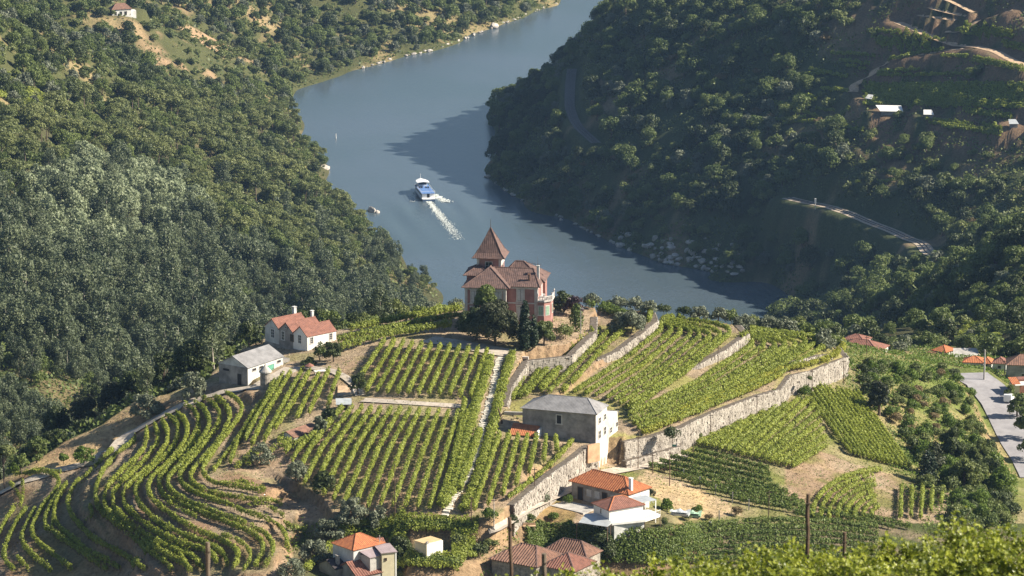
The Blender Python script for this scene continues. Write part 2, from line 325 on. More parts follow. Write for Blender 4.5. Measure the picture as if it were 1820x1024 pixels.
# ------------------------------------------------------------------ materials
def srgb(r, g, b):
    f = lambda c: (c / 255 / 12.92) if c / 255 <= .04045 else ((c / 255 + .055) / 1.055) ** 2.4
    return (f(r), f(g), f(b))
MATS = {}
def newmat(name):
    m = bpy.data.materials.new(name); m.use_nodes = True
    b = m.node_tree.nodes['Principled BSDF']; return m, m.node_tree, b
def mat(name, col, rough=0.8, noise=0.25, scale=3.0, bump=0.0, metal=0.0, col2=None, spec=0.3):
    """a coloured surface, mottled by noise at two sizes"""
    if name in MATS: return MATS[name]
    m, t, b = newmat(name)
    N, L = t.nodes, t.links
    tc = N.new('ShaderNodeTexCoord')
    n1 = N.new('ShaderNodeTexNoise'); n1.inputs['Scale'].default_value = scale; n1.inputs['Detail'].default_value = 6; n1.inputs['Roughness'].default_value = .65
    L.new(tc.outputs['Object'], n1.inputs['Vector'])
    r = N.new('ShaderNodeValToRGB')
    c2 = col2 if col2 else tuple(max(0, c * (1 - noise * 1.6)) for c in col)
    r.color_ramp.elements[0].position = .32; r.color_ramp.elements[0].color = (*c2, 1)
    r.color_ramp.elements[1].position = .62; r.color_ramp.elements[1].color = (*tuple(min(1, c * (1 + noise * .3)) for c in col), 1)
    L.new(n1.outputs['Fac'], r.inputs[0]); L.new(r.outputs[0], b.inputs['Base Color'])
    b.inputs['Roughness'].default_value = rough; b.inputs['Metallic'].default_value = metal
    b.inputs['Specular IOR Level'].default_value = spec
    if bump:
        bp = N.new('ShaderNodeBump'); bp.inputs['Strength'].default_value = bump; bp.inputs['Distance'].default_value = .1
        n2 = N.new('ShaderNodeTexNoise'); n2.inputs['Scale'].default_value = scale * 4; n2.inputs['Detail'].default_value = 4
        L.new(tc.outputs['Object'], n2.inputs['Vector']); L.new(n2.outputs['Fac'], bp.inputs['Height']); L.new(bp.outputs[0], b.inputs['Normal'])
    MATS[name] = m; return m
def leafmat(name, a, b_, trans=0.3, rnd=0.5, rough=.55):
    """leaves: two colours mixed by the leaf's own tint and by the plant"""
    if name in MATS: return MATS[name]
    m, t, b = newmat(name); N, L = t.nodes, t.links
    at = N.new('ShaderNodeAttribute'); at.attribute_name = 'tint'
    oi = N.new('ShaderNodeObjectInfo')
    m1 = N.new('ShaderNodeMath'); m1.operation = 'MULTIPLY'; m1.inputs[1].default_value = 1 - rnd
    m2 = N.new('ShaderNodeMath'); m2.operation = 'MULTIPLY_ADD'; m2.inputs[1].default_value = rnd
    L.new(at.outputs['Fac'], m1.inputs[0]); L.new(oi.outputs['Random'], m2.inputs[0]); L.new(m1.outputs[0], m2.inputs[2])
    mx = N.new('ShaderNodeMix'); mx.data_type = 'RGBA'
    L.new(m2.outputs[0], mx.inputs['Factor']); mx.inputs['A'].default_value = (*a, 1); mx.inputs['B'].default_value = (*b_, 1)
    col = mx.outputs['Result']
    L.new(col, b.inputs['Base Color']); b.inputs['Roughness'].default_value = rough; b.inputs['Specular IOR Level'].default_value = .35
    tr = N.new('ShaderNodeBsdfTranslucent'); L.new(col, tr.inputs[0])
    ms = N.new('ShaderNodeMixShader'); ms.inputs[0].default_value = trans
    L.new(b.outputs[0], ms.inputs[1]); L.new(tr.outputs[0], ms.inputs[2])
    L.new(ms.outputs[0], N['Material Output'].inputs['Surface'])
    MATS[name] = m; return m
M_BARK = mat('bark', (.16, .12, .09), .9, .4, 4)
M_PALEBARK = mat('pale_bark', (.42, .38, .32), .85, .3, 4)
LEAF = dict(
    euca=leafmat('eucalyptus_leaves', (.045, .066, .034), (.165, .195, .100), .25, .5),
    pine=leafmat('pine_needles', (.080, .110, .034), (.235, .255, .085), .25, .45),
    broad=leafmat('broad_leaves', (.065, .100, .026), (.20, .245, .065), .3, .45),
    bush=leafmat('scrub_leaves', (.075, .105, .032), (.22, .25, .075), .3, .5),
    silver=leafmat('silver_leaves', (.17, .21, .115), (.32, .36, .21), .25, .4),
    olive=leafmat('olive_leaves', (.100, .120, .072), (.235, .255, .170), .2, .3),
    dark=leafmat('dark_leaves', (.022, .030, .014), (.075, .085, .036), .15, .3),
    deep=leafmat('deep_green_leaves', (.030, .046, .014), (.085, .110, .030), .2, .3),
    cypress=leafmat('cypress_leaves', (.010, .022, .010), (.030, .052, .020), .05, .2),
    fresh=leafmat('fresh_leaves', (.075, .130, .018), (.190, .260, .040), .35, .3),
    dry=leafmat('dry_leaves', (.17, .125, .06), (.29, .225, .11), .3, .4),
    purple=leafmat('purple_leaves', (.035, .022, .03), (.08, .05, .06), .2, .2),
    vine=leafmat('vine_leaves', (.105, .160, .028), (.42, .455, .075), .35, .18),
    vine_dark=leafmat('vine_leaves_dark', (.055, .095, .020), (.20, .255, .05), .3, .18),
    vine_gold=leafmat('vine_leaves_golden', (.17, .20, .02), (.42, .41, .05), .35, .18),
    vine_near=leafmat('vine_leaves_near', (.040, .080, .010), (.42, .46, .045), .42, .08, .35),
)
# ------------------------------------------------------------------ mesh helpers
def tag(o, label=None, cat=None, group=None, kind=None):
    if label: o['label'] = label
    if cat: o['category'] = cat
    if group: o['group'] = group
    if kind: o['kind'] = kind
    return o
class MB:
    def __init__(s): s.v = []; s.f = []; s.m = []; s.n = 0; s.tint = []
    def add(s, V, F, mi=0, tint=None):
        V = np.asarray(V, float); s.v.append(V)
        s.f.append((np.asarray(F) + s.n)); s.m.append(np.full(len(F), mi)); s.n += len(V)
        s.tint.append(np.full(len(V), .5) if tint is None else np.asarray(tint, float))
    def box(s, x0, x1, y0, y1, z0, z1, mi=0):
        V = [(x, y, z) for z in (z0, z1) for y in (y0, y1) for x in (x0, x1)]
        s.add(V, [(0, 2, 3, 1), (4, 5, 7, 6), (0, 1, 5, 4), (2, 6, 7, 3), (0, 4, 6, 2), (1, 3, 7, 5)], mi)
    def hexa(s, V8, mi=0):
        s.add(V8, [(0, 2, 3, 1), (4, 5, 7, 6), (0, 1, 5, 4), (2, 6, 7, 3), (0, 4, 6, 2), (1, 3, 7, 5)], mi)
    def tube(s, P, R, n=6, mi=0, cap=True):
        P = np.asarray(P, float); R = np.broadcast_to(np.asarray(R, float), (len(P),))
        T = np.gradient(P, axis=0); V = []
        for p, t, r in zip(P, T, R):
            t = t / (np.linalg.norm(t) + 1e-9); a = np.cross(t, (0.13, 0.9, .2) if abs(t[2]) > .8 else (0, 0, 1.)); a /= np.linalg.norm(a) + 1e-9; b = np.cross(t, a)
            th = np.arange(n) * 2 * PI / n
            V.append(p + r * (np.cos(th)[:, None] * a + np.sin(th)[:, None] * b))
        V = np.concatenate(V); F = []
        for i in range(len(P) - 1):
            for k in range(n): F.append((i * n + k, i * n + (k + 1) % n, (i + 1) * n + (k + 1) % n, (i + 1) * n + k))
        s.add(V, F, mi)
        if cap:
            c = len(P) - 1
            s.add(V[c * n:(c + 1) * n], [tuple(range(n))] if n == 4 else [(0, k, k + 1, k + 1) for k in range(1, n - 1)], mi)
    def build(s, name, mats, parent=None, smooth=False, loc=None, tint=False):
        me = make_mesh(name, s, mats, smooth, tint)
        o = bpy.data.objects.new(name, me); COL.objects.link(o)
        if parent is not None: o.parent = parent
        if loc is not None: o.location = loc
        return o
def make_mesh(name, s, mats, smooth=False, tint=False):
    V = np.concatenate(s.v); F = [tuple(dict.fromkeys(map(int, f))) for F_ in s.f for f in F_] if any(np.ndim(F_) != 2 or F_.shape[1] != 4 for F_ in s.f) or not tint else None
    me = bpy.data.meshes.new(name)
    if F is None:
        Q_ = np.concatenate(s.f).astype(np.int32); nf = len(Q_)
        me.vertices.add(len(V)); me.vertices.foreach_set('co', V.astype(np.float32).ravel())
        me.loops.add(nf * 4); me.loops.foreach_set('vertex_index', Q_.ravel())
        me.polygons.add(nf); me.polygons.foreach_set('loop_start', np.arange(nf, dtype=np.int32) * 4)
        me.polygons.foreach_set('material_index', np.concatenate(s.m).astype(np.int32))
        me.update(calc_edges=True)
    else:
        me.from_pydata(V.tolist(), [], F); me.polygons.foreach_set('material_index', np.concatenate(s.m).astype(np.int32))
    for m in (mats if isinstance(mats, (list, tuple)) else [mats]): me.materials.append(m)
    if tint:
        a = me.attributes.new('tint', 'FLOAT', 'POINT'); a.data.foreach_set('value', np.concatenate(s.tint).astype(np.float32))
    if smooth: me.shade_smooth()
    me.update(); me.validate(); return me
def unit(v): return v / (np.linalg.norm(v, axis=-1, keepdims=True) + 1e-9)
def leaves(mb, C, Nn, size, rng, mi=0, tint=None, aspect=0.62):
    """diamond leaf clumps at C facing Nn"""
    n = len(C); size = np.broadcast_to(size, (n,))[:, None]
    a = unit(np.cross(Nn, rng.normal(size=(n, 3)))); b = np.cross(unit(Nn), a)
    V = np.stack([C + a * size, C + b * size * aspect, C - a * size, C - b * size * aspect], 1).reshape(-1, 3)
    F = np.arange(n * 4).reshape(n, 4)
    t = rng.random(n) if tint is None else tint
    mb.add(V, F, mi, np.repeat(t, 4))
def sphere_pts(rng, n): return unit(rng.normal(size=(n, 3)))
def clump_crown(mb, K, R, nleaf, size, rng, mi=0, flat=.8, up=.25):
    """leaves over the outer shells of clumps centred at K with radii R"""
    K = np.asarray(K, float); R = np.asarray(R, float)
    w = R ** 2; w = w / w.sum(); idx = rng.choice(len(K), nleaf, p=w)
    d = sphere_pts(rng, nleaf); d[:, 2] = d[:, 2] * .85 + up; d = unit(d)
    rr = (R[idx] * (1 - .45 * rng.random(nleaf) ** 2))[:, None] * np.array([1, 1, flat])
    C = K[idx] + d * rr
    Nn = unit(d + rng.normal(size=(nleaf, 3)) * .55)
    ct = rng.random(len(K))
    t = np.clip(.5 * ct[idx] + .5 * rng.random(nleaf) , 0, 1)
    leaves(mb, C, Nn, size * (.7 + .6 * rng.random(nleaf)), rng, mi, t)
def tree_parts(kind, seed, H, Wd, nleaf, size):
    """returns (trunk MB, crown MB) of one tree, H tall and Wd wide, standing on the origin"""
    rng = np.random.default_rng(seed); tk = MB(); cr = MB()
    if kind == 'euca':
        P = [(0, 0, -1), (rng.normal() * .1 * Wd, 0, H * .4), (rng.normal() * .12 * Wd, rng.normal() * .1, H * .92)]
        tk.tube(P, [.03 * H * .7, .02 * H * .7, .01], 5)
        nk = 15; z = H * (.28 + .68 * rng.random(nk)); ph = rng.random(nk) * 2 * PI
        rad = Wd * .5 * np.sin(np.clip((z / H - .15) / .95, 0, 1) * PI) ** .7 * (.35 + .6 * rng.random(nk))
        K = np.c_[rad * np.cos(ph), rad * np.sin(ph), z]; R = Wd * (.16 + .12 * rng.random(nk))
        for k in range(0, nk, 3): tk.tube([(0, 0, z[k] * .7), K[k]], [.05, .015], 3, cap=False)
        clump_crown(cr, K, R, nleaf, size, rng, 0, 1.25, .1)
    elif kind == 'pine':
        P = [(0, 0, -1), (rng.normal() * .06 * Wd, 0, H * .5), (rng.normal() * .1 * Wd, 0, H * .85)]
        tk.tube(P, [.022 * H, .018 * H, .02], 5)
        nk = 16; ph = rng.random(nk) * 2 * PI; q = np.sqrt(rng.random(nk))
        K = np.c_[q * Wd * .36 * np.cos(ph), q * Wd * .36 * np.sin(ph), H * (.72 + .17 * (1 - q ** 2) + .07 * rng.normal(size=nk))]
        R = Wd * (.15 + .07 * rng.random(nk))
        for k in range(0, nk, 2): tk.tube([(0, 0, H * .5), K[k]], [.08, .02], 3, cap=False)
        clump_crown(cr, K, R, nleaf, size, rng, 0, .6, .35)
    elif kind in ('cypress',):
        tk.tube([(0, 0, -.5), (0, 0, H * .5)], [.12, .05], 5)
        nk = 46; z = H * (.06 + .9 * rng.random(nk)); ph = rng.random(nk) * 2 * PI
        prof = Wd * .5 * np.sin(np.clip(z / H, .03, 1) ** .62 * PI) ** .75
        K = np.c_[prof * .55 * np.cos(ph), prof * .55 * np.sin(ph), z]; R = .14 * Wd + prof * .42
        clump_crown(cr, K, R, nleaf, size, rng, 0, 1.5, .25)
    elif kind == 'bush':
        tk.tube([(0, 0, -.5), (0, 0, H * .4)], [.06, .03], 4)
        nk = 11; ph = rng.random(nk) * 2 * PI; q = np.sqrt(rng.random(nk))
        K = np.c_[q * Wd * .33 * np.cos(ph), q * Wd * .33 * np.sin(ph), H * (.38 + .34 * (1 - q ** 2) * rng.random(nk))]
        R = np.minimum(Wd, H * 1.3) * (.19 + .1 * rng.random(nk))
        clump_crown(cr, K, R, nleaf, size, rng, 0, .9, .3)
    else:   # round-headed tree: broad, olive, silver ...
        tk.tube([(0, 0, -.6), (rng.normal() * .05 * Wd, rng.normal() * .04 * Wd, H * .3), (rng.normal() * .08 * Wd, 0, H * .62)], [.035 * H, .026 * H, .012 * H], 6)
        nk = 26 if kind != 'olive' else 30; u = sphere_pts(rng, nk); u[:, 2] = np.abs(u[:, 2]) * 1.35 - .55
        q = .55 + .5 * rng.random(nk)
        K = np.c_[u[:, 0] * q * Wd * .39, u[:, 1] * q * Wd * .39, H * (.41 if kind == 'olive' else .46) + u[:, 2] * q * H * (.5 if kind == 'olive' else .46)]
        R = Wd * (.115 + .085 * rng.random(nk)) * (1 if kind != 'olive' else .85)
        for k in range(0, nk, 3): tk.tube([(0, 0, H * .3), (K[k, 0] * .5, K[k, 1] * .5, H * .42), K[k]], [.016 * H, .011 * H, .004 * H], 4, cap=False)
        clump_crown(cr, K, R, nleaf, size, rng, 0, .85, .25)
    return tk, cr
def merged_tree(name, kind, leaf, seed, H, Wd, nleaf, size, bark=None):
    tk, cr = tree_parts(kind, seed, H, Wd, nleaf, size)
    m = MB(); 
    for V, F, T in zip(cr.v, cr.f, cr.tint): m.v.append(V); m.f.append(F + m.n); m.m.append(np.zeros(len(F))); m.tint.append(T); m.n += len(V)
    for V, F, T in zip(tk.v, tk.f, tk.tint):
        F = np.asarray(F)
        if F.shape[1] != 4: continue
        m.v.append(V); m.f.append(F + m.n); m.m.append(np.ones(len(F))); m.tint.append(T); m.n += len(V)
    return make_mesh(name, m, [LEAF[leaf], bark or M_BARK], False, True)

# ------------------------------------------------------------------ land colours: what grows or lies on the ground
def poly_plain(pts, z):   # a region of the ground given in picture positions
    P = hit([p[0] for p in pts], [p[1] for p in pts]); return P[:, :2]
C_soil = np.array([.37, .285, .195]); C_red = np.array([.33, .215, .135]); C_grass = np.array([.20, .21, .065]); C_dry = np.array([.50, .37, .20]); C_forest = np.array([.075, .075, .035]); C_dark = np.array([.055, .065, .03])
def mixc(a, b, t): t = np.clip(t, 0, 1)[..., None]; return a * (1 - t) + b * t
R_ = np.hypot(GX, GY)
n1 = fbm(GX, GY, 22, 21); n2 = fbm(GX, GY, 6, 31); n3 = fbm(GX, GY, 60, 41)
PXg, PYg = proj(np.stack([GX, GY, GZ], -1)); PXg = PXg.reshape(GX.shape); PYg = PYg.reshape(GX.shape)
col = mixc(C_forest, C_dry * .75, sstep(.12, .4, n1) * .3)                      # woods on the left
farb = (GY > 1900) | ((PYg < 190) & (PXg < 560) & (R_ > 1300))
dryz = np.exp(-((PXg - 345) / 130) ** 2 - ((PYg - 90) / 80) ** 2)
cf = mixc(mixc(np.array([.085, .09, .036]), C_dry, sstep(.0, .35, n1 + .2 * n2) * .4), np.array([.40, .27, .165]), dryz * sstep(-.15, .2, n1 + .4 * n2))
col = np.where(farb[..., None], cf, col)
rightz = (GX > -12) & (R_ > 1080) & (PXg > 860) & ((GY < 1900) | (GX > 40))
cr_ = mixc(np.array([.07, .085, .035]), np.array([.22, .17, .10]), sstep(.1, .4, n1 + .3 * n2))
vt = sstep(1480, 1560, PXg) * sstep(330, 240, PYg)
cr_ = mixc(cr_, np.array([.20, .135, .085]), vt * sstep(-.3, .2, n2 + .2))
col = np.where(rightz[..., None], cr_, col)
near = R_ < 900
insP = inside(GX, GY, PLAT) | (R_ < 535)
cn = mixc(mixc(C_soil, C_red, sstep(-.1, .4, n1) * .6), C_grass, sstep(.05, .45, n2 + .5 * n3) * .5)
bankl = inside(GX, GY, LEFTV)
cn = np.where(bankl[..., None], mixc(mixc(C_soil * .86, C_red * .85, sstep(-.2, .3, n2)), C_grass * .8, sstep(.0, .4, n1) * .45), cn)
ur = inside(GX, GY, U2A) | inside(GX, GY, U2B) | inside(GX, GY, U2C)
cn = np.where(ur[..., None], mixc(np.array([.25, .235, .085]), C_soil * .8, sstep(-.25, .25, n2 + .4 * n1)), cn)
lowr = ~inside(GX, GY, UC) & ~ur & ~bankl & (PXg > 1105) & (PYg < 1000)
weedy = sstep(1500, 1620, PXg) * sstep(900, 820, PYg)
cn = np.where(lowr[..., None], mixc(mixc(C_soil * .9, C_grass * .9, .5 + .5 * sstep(-.2, .3, n2)), mixc(np.array([.15, .18, .05]), np.array([.33, .27, .13]), sstep(-.1, .3, n1 + .4 * n2)), weedy), cn)
dryp = poly_plain([(1150,835),(1130,850),(1160,880),(1230,925),(1320,915),(1290,890),(1210,855)], 0)
cn = np.where((inside(GX, GY, dryp) & near)[..., None], mixc(C_soil, C_dry * .95, .5 + n2), cn)
rt = poly_plain([(1392,822),(1440,796),(1500,818),(1600,848),(1690,876),(1690,930),(1480,940),(1400,890)], 0)
cn = np.where((inside(GX, GY, rt) & near)[..., None], mixc(mixc(C_soil * .85, C_red * .9, .5 + n2), C_grass * .8, sstep(-.1, .35, n1 * .5 + n2) * .8), cn)
grs = poly_plain([(930,900),(1010,868),(1040,880),(1015,930),(905,925)], 0)
cn = np.where((inside(GX, GY, grs) & near)[..., None], mixc(np.array([.34, .22, .11]), C_grass, .3 + .6 * n2), cn)
dryl = (PXg < 320) & (PYg > 700) & (GX < 0) & ~bankl & near
cn = np.where(dryl[..., None], mixc(C_dry * 1.0, C_red, sstep(-.05, .35, n1)), cn)
bot = (PYg > 930) & (PXg > 520) & near
cn = np.where(bot[..., None], mixc(np.array([.07, .085, .03]), C_soil * .6, .3 + n2), cn)
near_in = near & insP
dP = seg_dist(GX[near & ~insP], GY[near & ~insP], PLAT, True)
tmp = np.full(GX.shape, 99.0); tmp[near & ~insP] = dP
slope_c = mixc(C_grass * .6, C_forest * .8, sstep(0, 7, tmp))
col = np.where(near_in[..., None], cn, np.where((near & (tmp < 40))[..., None], slope_c, col))
steep = np.abs(np.gradient(GZ, axis=1) / np.gradient(RR)[None]) + np.abs(np.gradient(GZ, axis=0) / (R_ * (AZ[1] - AZ[0])))
stp = sstep(.5, 1.2, steep) * near_in
col = mixc(col, np.array([.30, .20, .12]) * (1 + .3 * n2[..., None]), stp * .8)
col = col * (1 + .22 * fbm(GX, GY, 2.2, 51)[..., None])
col = np.clip(col, .01, 1)
gv = np.stack([GX, GY, GZ], -1).reshape(-1, 3)
def land_mesh(name, j0, j1, mt):
    J = slice(j0, j1 + 1); X = GX[:, J]; n, m_ = X.shape
    V = np.stack([X, GY[:, J], GZ[:, J]], -1).reshape(-1, 3).astype(np.float32)
    I = np.arange(n * m_, dtype=np.int32).reshape(n, m_)
    F = np.stack([I[1:, :-1], I[1:, 1:], I[:-1, 1:], I[:-1, :-1]], -1).reshape(-1, 4)[:, ::-1].copy()
    me = bpy.data.meshes.new(name); nf = len(F)
    me.vertices.add(len(V)); me.vertices.foreach_set('co', V.ravel()); me.loops.add(nf * 4); me.loops.foreach_set('vertex_index', F.ravel())
    me.polygons.add(nf); me.polygons.foreach_set('loop_start', np.arange(nf, dtype=np.int32) * 4); me.update(calc_edges=True)
    a = me.attributes.new('ground', 'FLOAT_COLOR', 'POINT'); a.data.foreach_set('color', np.c_[col[:, J].reshape(-1, 3), np.ones(len(V))].astype(np.float32).ravel())
    me.materials.append(mt); me.shade_smooth()
    o = bpy.data.objects.new(name, me); COL.objects.link(o); tag(o, kind='structure'); return o
gm, t_, b_ = newmat('ground'); N, L = t_.nodes, t_.links
at = N.new('ShaderNodeAttribute'); at.attribute_name = 'ground'
tc = N.new('ShaderNodeTexCoord'); nz = N.new('ShaderNodeTexNoise'); nz.inputs['Scale'].default_value = 1.3; nz.inputs['Detail'].default_value = 8; nz.inputs['Roughness'].default_value = .7
L.new(tc.outputs['Object'], nz.inputs['Vector'])
mr = N.new('ShaderNodeMapRange'); mr.inputs['From Min'].default_value = .3; mr.inputs['From Max'].default_value = .7; mr.inputs['To Min'].default_value = .55; mr.inputs['To Max'].default_value = 1.4
L.new(nz.outputs['Fac'], mr.inputs['Value'])
vm = N.new('ShaderNodeVectorMath'); vm.operation = 'SCALE'; L.new(at.outputs['Color'], vm.inputs[0]); L.new(mr.outputs[0], vm.inputs['Scale'])
L.new(vm.outputs[0], b_.inputs['Base Color']); b_.inputs['Roughness'].default_value = .95; b_.inputs['Specular IOR Level'].default_value = .1
bp = N.new('ShaderNodeBump'); bp.inputs['Strength'].default_value = .8; bp.inputs['Distance'].default_value = .5; L.new(nz.outputs['Fac'], bp.inputs['Height']); L.new(bp.outputs[0], b_.inputs['Normal'])
jn = int(np.searchsorted(RR, 1000))
land_mesh('ground', 0, jn, gm); land_mesh('hills', jn, len(RR) - 1, gm)

# ------------------------------------------------------------------ river
BOAT_PX = (753, 347)
Bp = atz(*BOAT_PX, 0.0); Wk = atz(778, 378, 0.0)
hd = unit((Bp - Wk)[:2][None])[0]; hn = np.array([-hd[1], hd[0]])       # heading of the boat and its left
WAZ = np.radians(np.linspace(-6.5, 6.5, 420)); WR = np.concatenate([np.arange(1250, 2050, 2.6), np.arange(2050, 2500, 6), [2600, 2900, 3500, 4400]])
X = np.sin(WAZ)[:, None] * WR; Y = np.cos(WAZ)[:, None] * WR
du = -((X - Bp[0]) * hd[0] + (Y - Bp[1]) * hd[1]); dv = (X - Bp[0]) * hn[0] + (Y - Bp[1]) * hn[1]
arm = np.abs(dv) - .34 * np.maximum(du, 0)
env = np.exp(-(arm / 9) ** 2) * sstep(-4, 14, du) * np.exp(-np.maximum(du, 0) / 190) + .5 * np.exp(-(dv / (10 + .22 * np.maximum(du, 0))) ** 2) * sstep(4, 20, du) * np.exp(-np.maximum(du, 0) / 150)
Z = .17 * env * np.sin((arm * .9 + du * .35) * .55) + .018 * np.sin(X * .35 + Y * .12) * (.5 + fbm(X, Y, 30, 61))
V = np.stack([X, Y, Z * np.where(WR < 2050, 1, 0)], -1).reshape(-1, 3).astype(np.float32); n, m_ = X.shape
I = np.arange(n * m_, dtype=np.int32).reshape(n, m_); F = np.stack([I[:-1, :-1], I[:-1, 1:], I[1:, 1:], I[1:, :-1]], -1).reshape(-1, 4)[:, ::-1].copy()
me = bpy.data.meshes.new('water'); nf = len(F); me.vertices.add(len(V)); me.vertices.foreach_set('co', V.ravel()); me.loops.add(nf * 4); me.loops.foreach_set('vertex_index', F.ravel())
me.polygons.add(nf); me.polygons.foreach_set('loop_start', np.arange(nf, dtype=np.int32) * 4); me.update(calc_edges=True); me.shade_smooth()
wm, t_, b_ = newmat('river_water'); N, L = t_.nodes, t_.links
b_.inputs['Base Color'].default_value = (.088, .118, .135, 1); b_.inputs['Roughness'].default_value = .22; b_.inputs['IOR'].default_value = 1.33; b_.inputs['Specular IOR Level'].default_value = .5
tc = N.new('ShaderNodeTexCoord'); mp = N.new('ShaderNodeMapping'); mp.inputs['Scale'].default_value = (.55, .16, 1); mp.inputs['Rotation'].default_value = (0, 0, .5); L.new(tc.outputs['Object'], mp.inputs[0])
nz = N.new('ShaderNodeTexNoise'); nz.inputs['Scale'].default_value = 1.0; nz.inputs['Detail'].default_value = 5; L.new(mp.outputs[0], nz.inputs['Vector'])
nb = N.new('ShaderNodeTexNoise'); nb.inputs['Scale'].default_value = .012; nb.inputs['Detail'].default_value = 3; L.new(tc.outputs['Object'], nb.inputs['Vector'])
rp = N.new('ShaderNodeValToRGB'); rp.color_ramp.elements[0].position = .35; rp.color_ramp.elements[0].color = (.064, .092, .108, 1); rp.color_ramp.elements[1].position = .65; rp.color_ramp.elements[1].color = (.078, .104, .130, 1)
L.new(nb.outputs['Fac'], rp.inputs[0]); L.new(rp.outputs[0], b_.inputs['Base Color'])
bp = N.new('ShaderNodeBump'); bp.inputs['Strength'].default_value = .35; bp.inputs['Distance'].default_value = .35; L.new(nz.outputs['Fac'], bp.inputs['Height']); L.new(bp.outputs[0], b_.inputs['Normal'])
me.materials.append(wm); o = bpy.data.objects.new('water', me); COL.objects.link(o); tag(o, kind='structure')

# ------------------------------------------------------------------ haze over the valley
hz = MB(); hz.box(-1500, 1500, -30, 4300, -14, 372); hm = bpy.data.materials.new('haze'); hm.use_nodes = True; nt_ = hm.node_tree; nt_.nodes.clear()
pv = nt_.nodes.new('ShaderNodeVolumePrincipled'); pv.inputs['Color'].default_value = (.38, .62, 1, 1); pv.inputs['Density'].default_value = .000042; pv.inputs['Anisotropy'].default_value = .25
ou = nt_.nodes.new('ShaderNodeOutputMaterial'); nt_.links.new(pv.outputs[0], ou.inputs['Volume'])
o = hz.build('haze', hm); tag(o, kind='stuff')
# ------------------------------------------------------------------ trees that stand by themselves
ORD = 'first second third fourth fifth sixth seventh eighth ninth tenth eleventh twelfth thirteenth fourteenth fifteenth sixteenth seventeenth eighteenth nineteenth twentieth'.split()
def empty(name, loc, rz=0.0):
    o = bpy.data.objects.new(name, None); o.empty_display_size = .5; COL.objects.link(o); o.location = loc; o.rotation_euler = (0, 0, rz); return o
_ts = [100]
def put_tree(px, py, top, w, kind, leaf, label, name='tree', cat='tree', z=None, group=None, nl=None, lean=0):
    """a tree with its foot at px, py, its top at picture height top and a crown w picture units wide"""
    P = hit(px, py) if z is None else atz(px, py, z)
    w *= 1.22 if kind == 'olive' else 1.0
    D = np.linalg.norm(P - CAM); s = FPX / D
    H = (py - top) / (s * .97); Wd = w / s
    _ts[0] += 1
    lsz = .17 if H < 4 else .2
    n = nl or int(np.clip(Wd * H * 95, 900, 11000))
    tk, cr = tree_parts(kind, _ts[0], H, Wd, n, lsz)
    r = empty(name, P); tag(r, label, cat, group)
    tk.build('trunk', M_BARK, r)
    cr.build('crown', LEAF[leaf], r, tint=True)
    return r
def lt(*a, **k): put_tree(*a, **k)
lt(882, 614, 528, 98, 'round', 'dark', 'big round dark tree in front of the pink villa, trunk showing', nl=16000)
lt(846, 606, 535, 74, 'round', 'deep', 'dark shaded tree left of the big round tree by the villa', nl=9000)
lt(866, 600, 498, 64, 'round', 'broad', 'green tree with pointed top rising against the villa roof', nl=7000)
lt(933, 627, 532, 20, 'cypress', 'cypress', 'tall dark cypress in front of the villa corner', 'cypress_tree', nl=5000)
lt(948, 622, 560, 15, 'cypress', 'cypress', 'smaller dark cypress close beside the tall one', 'cypress_tree', nl=2500)
lt(966, 612, 566, 44, 'round', 'bush', 'leafy green tree right of the two cypresses', nl=5000)
lt(1005, 603, 571, 42, 'bush', 'bush', 'round green bush on the dry terrace right of the villa', 'bush', 'bush')
lt(1000, 556, 514, 46, 'round', 'deep', 'dark green round tree behind the villa terrace', z=221.2 * ZS)
lt(1020, 562, 522, 38, 'round', 'purple', 'purple leaved tree behind the villa terrace', z=221.2 * ZS)
lt(1024, 588, 540, 24, 'cypress', 'broad', 'slender green tree at the right edge of the dry terrace')
for q in [(1051,546,517,31,'small round olive tree alone on the crest right of the villa trees'),(1097,548,524,36,'broad low olive tree on the crest above the curved terrace'),(1128,553,526,32,'grey olive tree in the middle of the crest group of three'),(1152,560,531,34,'olive tree at the right end of the crest group, above the wall end')]:
    lt(q[0], q[1], q[2], q[3], 'olive', 'olive', q[4], 'olive_tree', 'olive tree', z=219.5 * ZS)
lt(1120, 594, 550, 62, 'olive', 'olive', 'large spreading olive tree above the end of the upper stone wall', 'olive_tree', 'olive tree', nl=7000)
for q in [(1244,572,538,33,216.5,'left of two dark olive trees standing against the river'),(1277,574,541,32,216.3,'right of two dark olive trees standing against the river'),(1321,592,556,46,214.5,'olive tree behind the upper end of the second terrace wall'),(1366,592,559,40,214,'olive tree left in the pair behind the vines, pale trunk'),(1398,596,560,44,213.4,'olive tree right in the pair behind the vines'),(1462,624,580,42,211,'olive tree just left of the large red village roof')]:
    lt(q[0], q[1], q[2], q[3], 'olive', 'olive', q[5], 'olive_tree', 'olive tree', z=q[4] * ZS)
lt(768, 556, 533, 34, 'olive', 'olive', 'round olive tree on the crest left of the villa', 'olive_tree', 'olive tree', z=219.6 * ZS)
lt(812, 552, 528, 34, 'olive', 'olive', 'olive tree touching the left side of the villa garden', 'olive_tree', 'olive tree', z=219.8 * ZS)
lt(593, 643, 598, 36, 'round', 'deep', 'green tree with visible trunk before the white gabled house')
lt(570, 640, 604, 30, 'round', 'broad', 'green tree against the sunny wall of the gabled house')
lt(548, 655, 634, 30, 'bush', 'deep', 'low dark spreading bush below the gabled house', 'bush', 'bush')
lt(638, 702, 656, 34, 'round', 'deep', 'dark narrow tree at the left corner of the upper vine plot')
lt(340, 712, 578, 88, 'round', 'deep', 'large sunlit dark green tree left of the grey barn', z=209 * ZS, nl=9000)
lt(292, 715, 606, 62, 'round', 'deep', 'big dark tree further left down the shaded slope', z=203 * ZS, nl=6000)
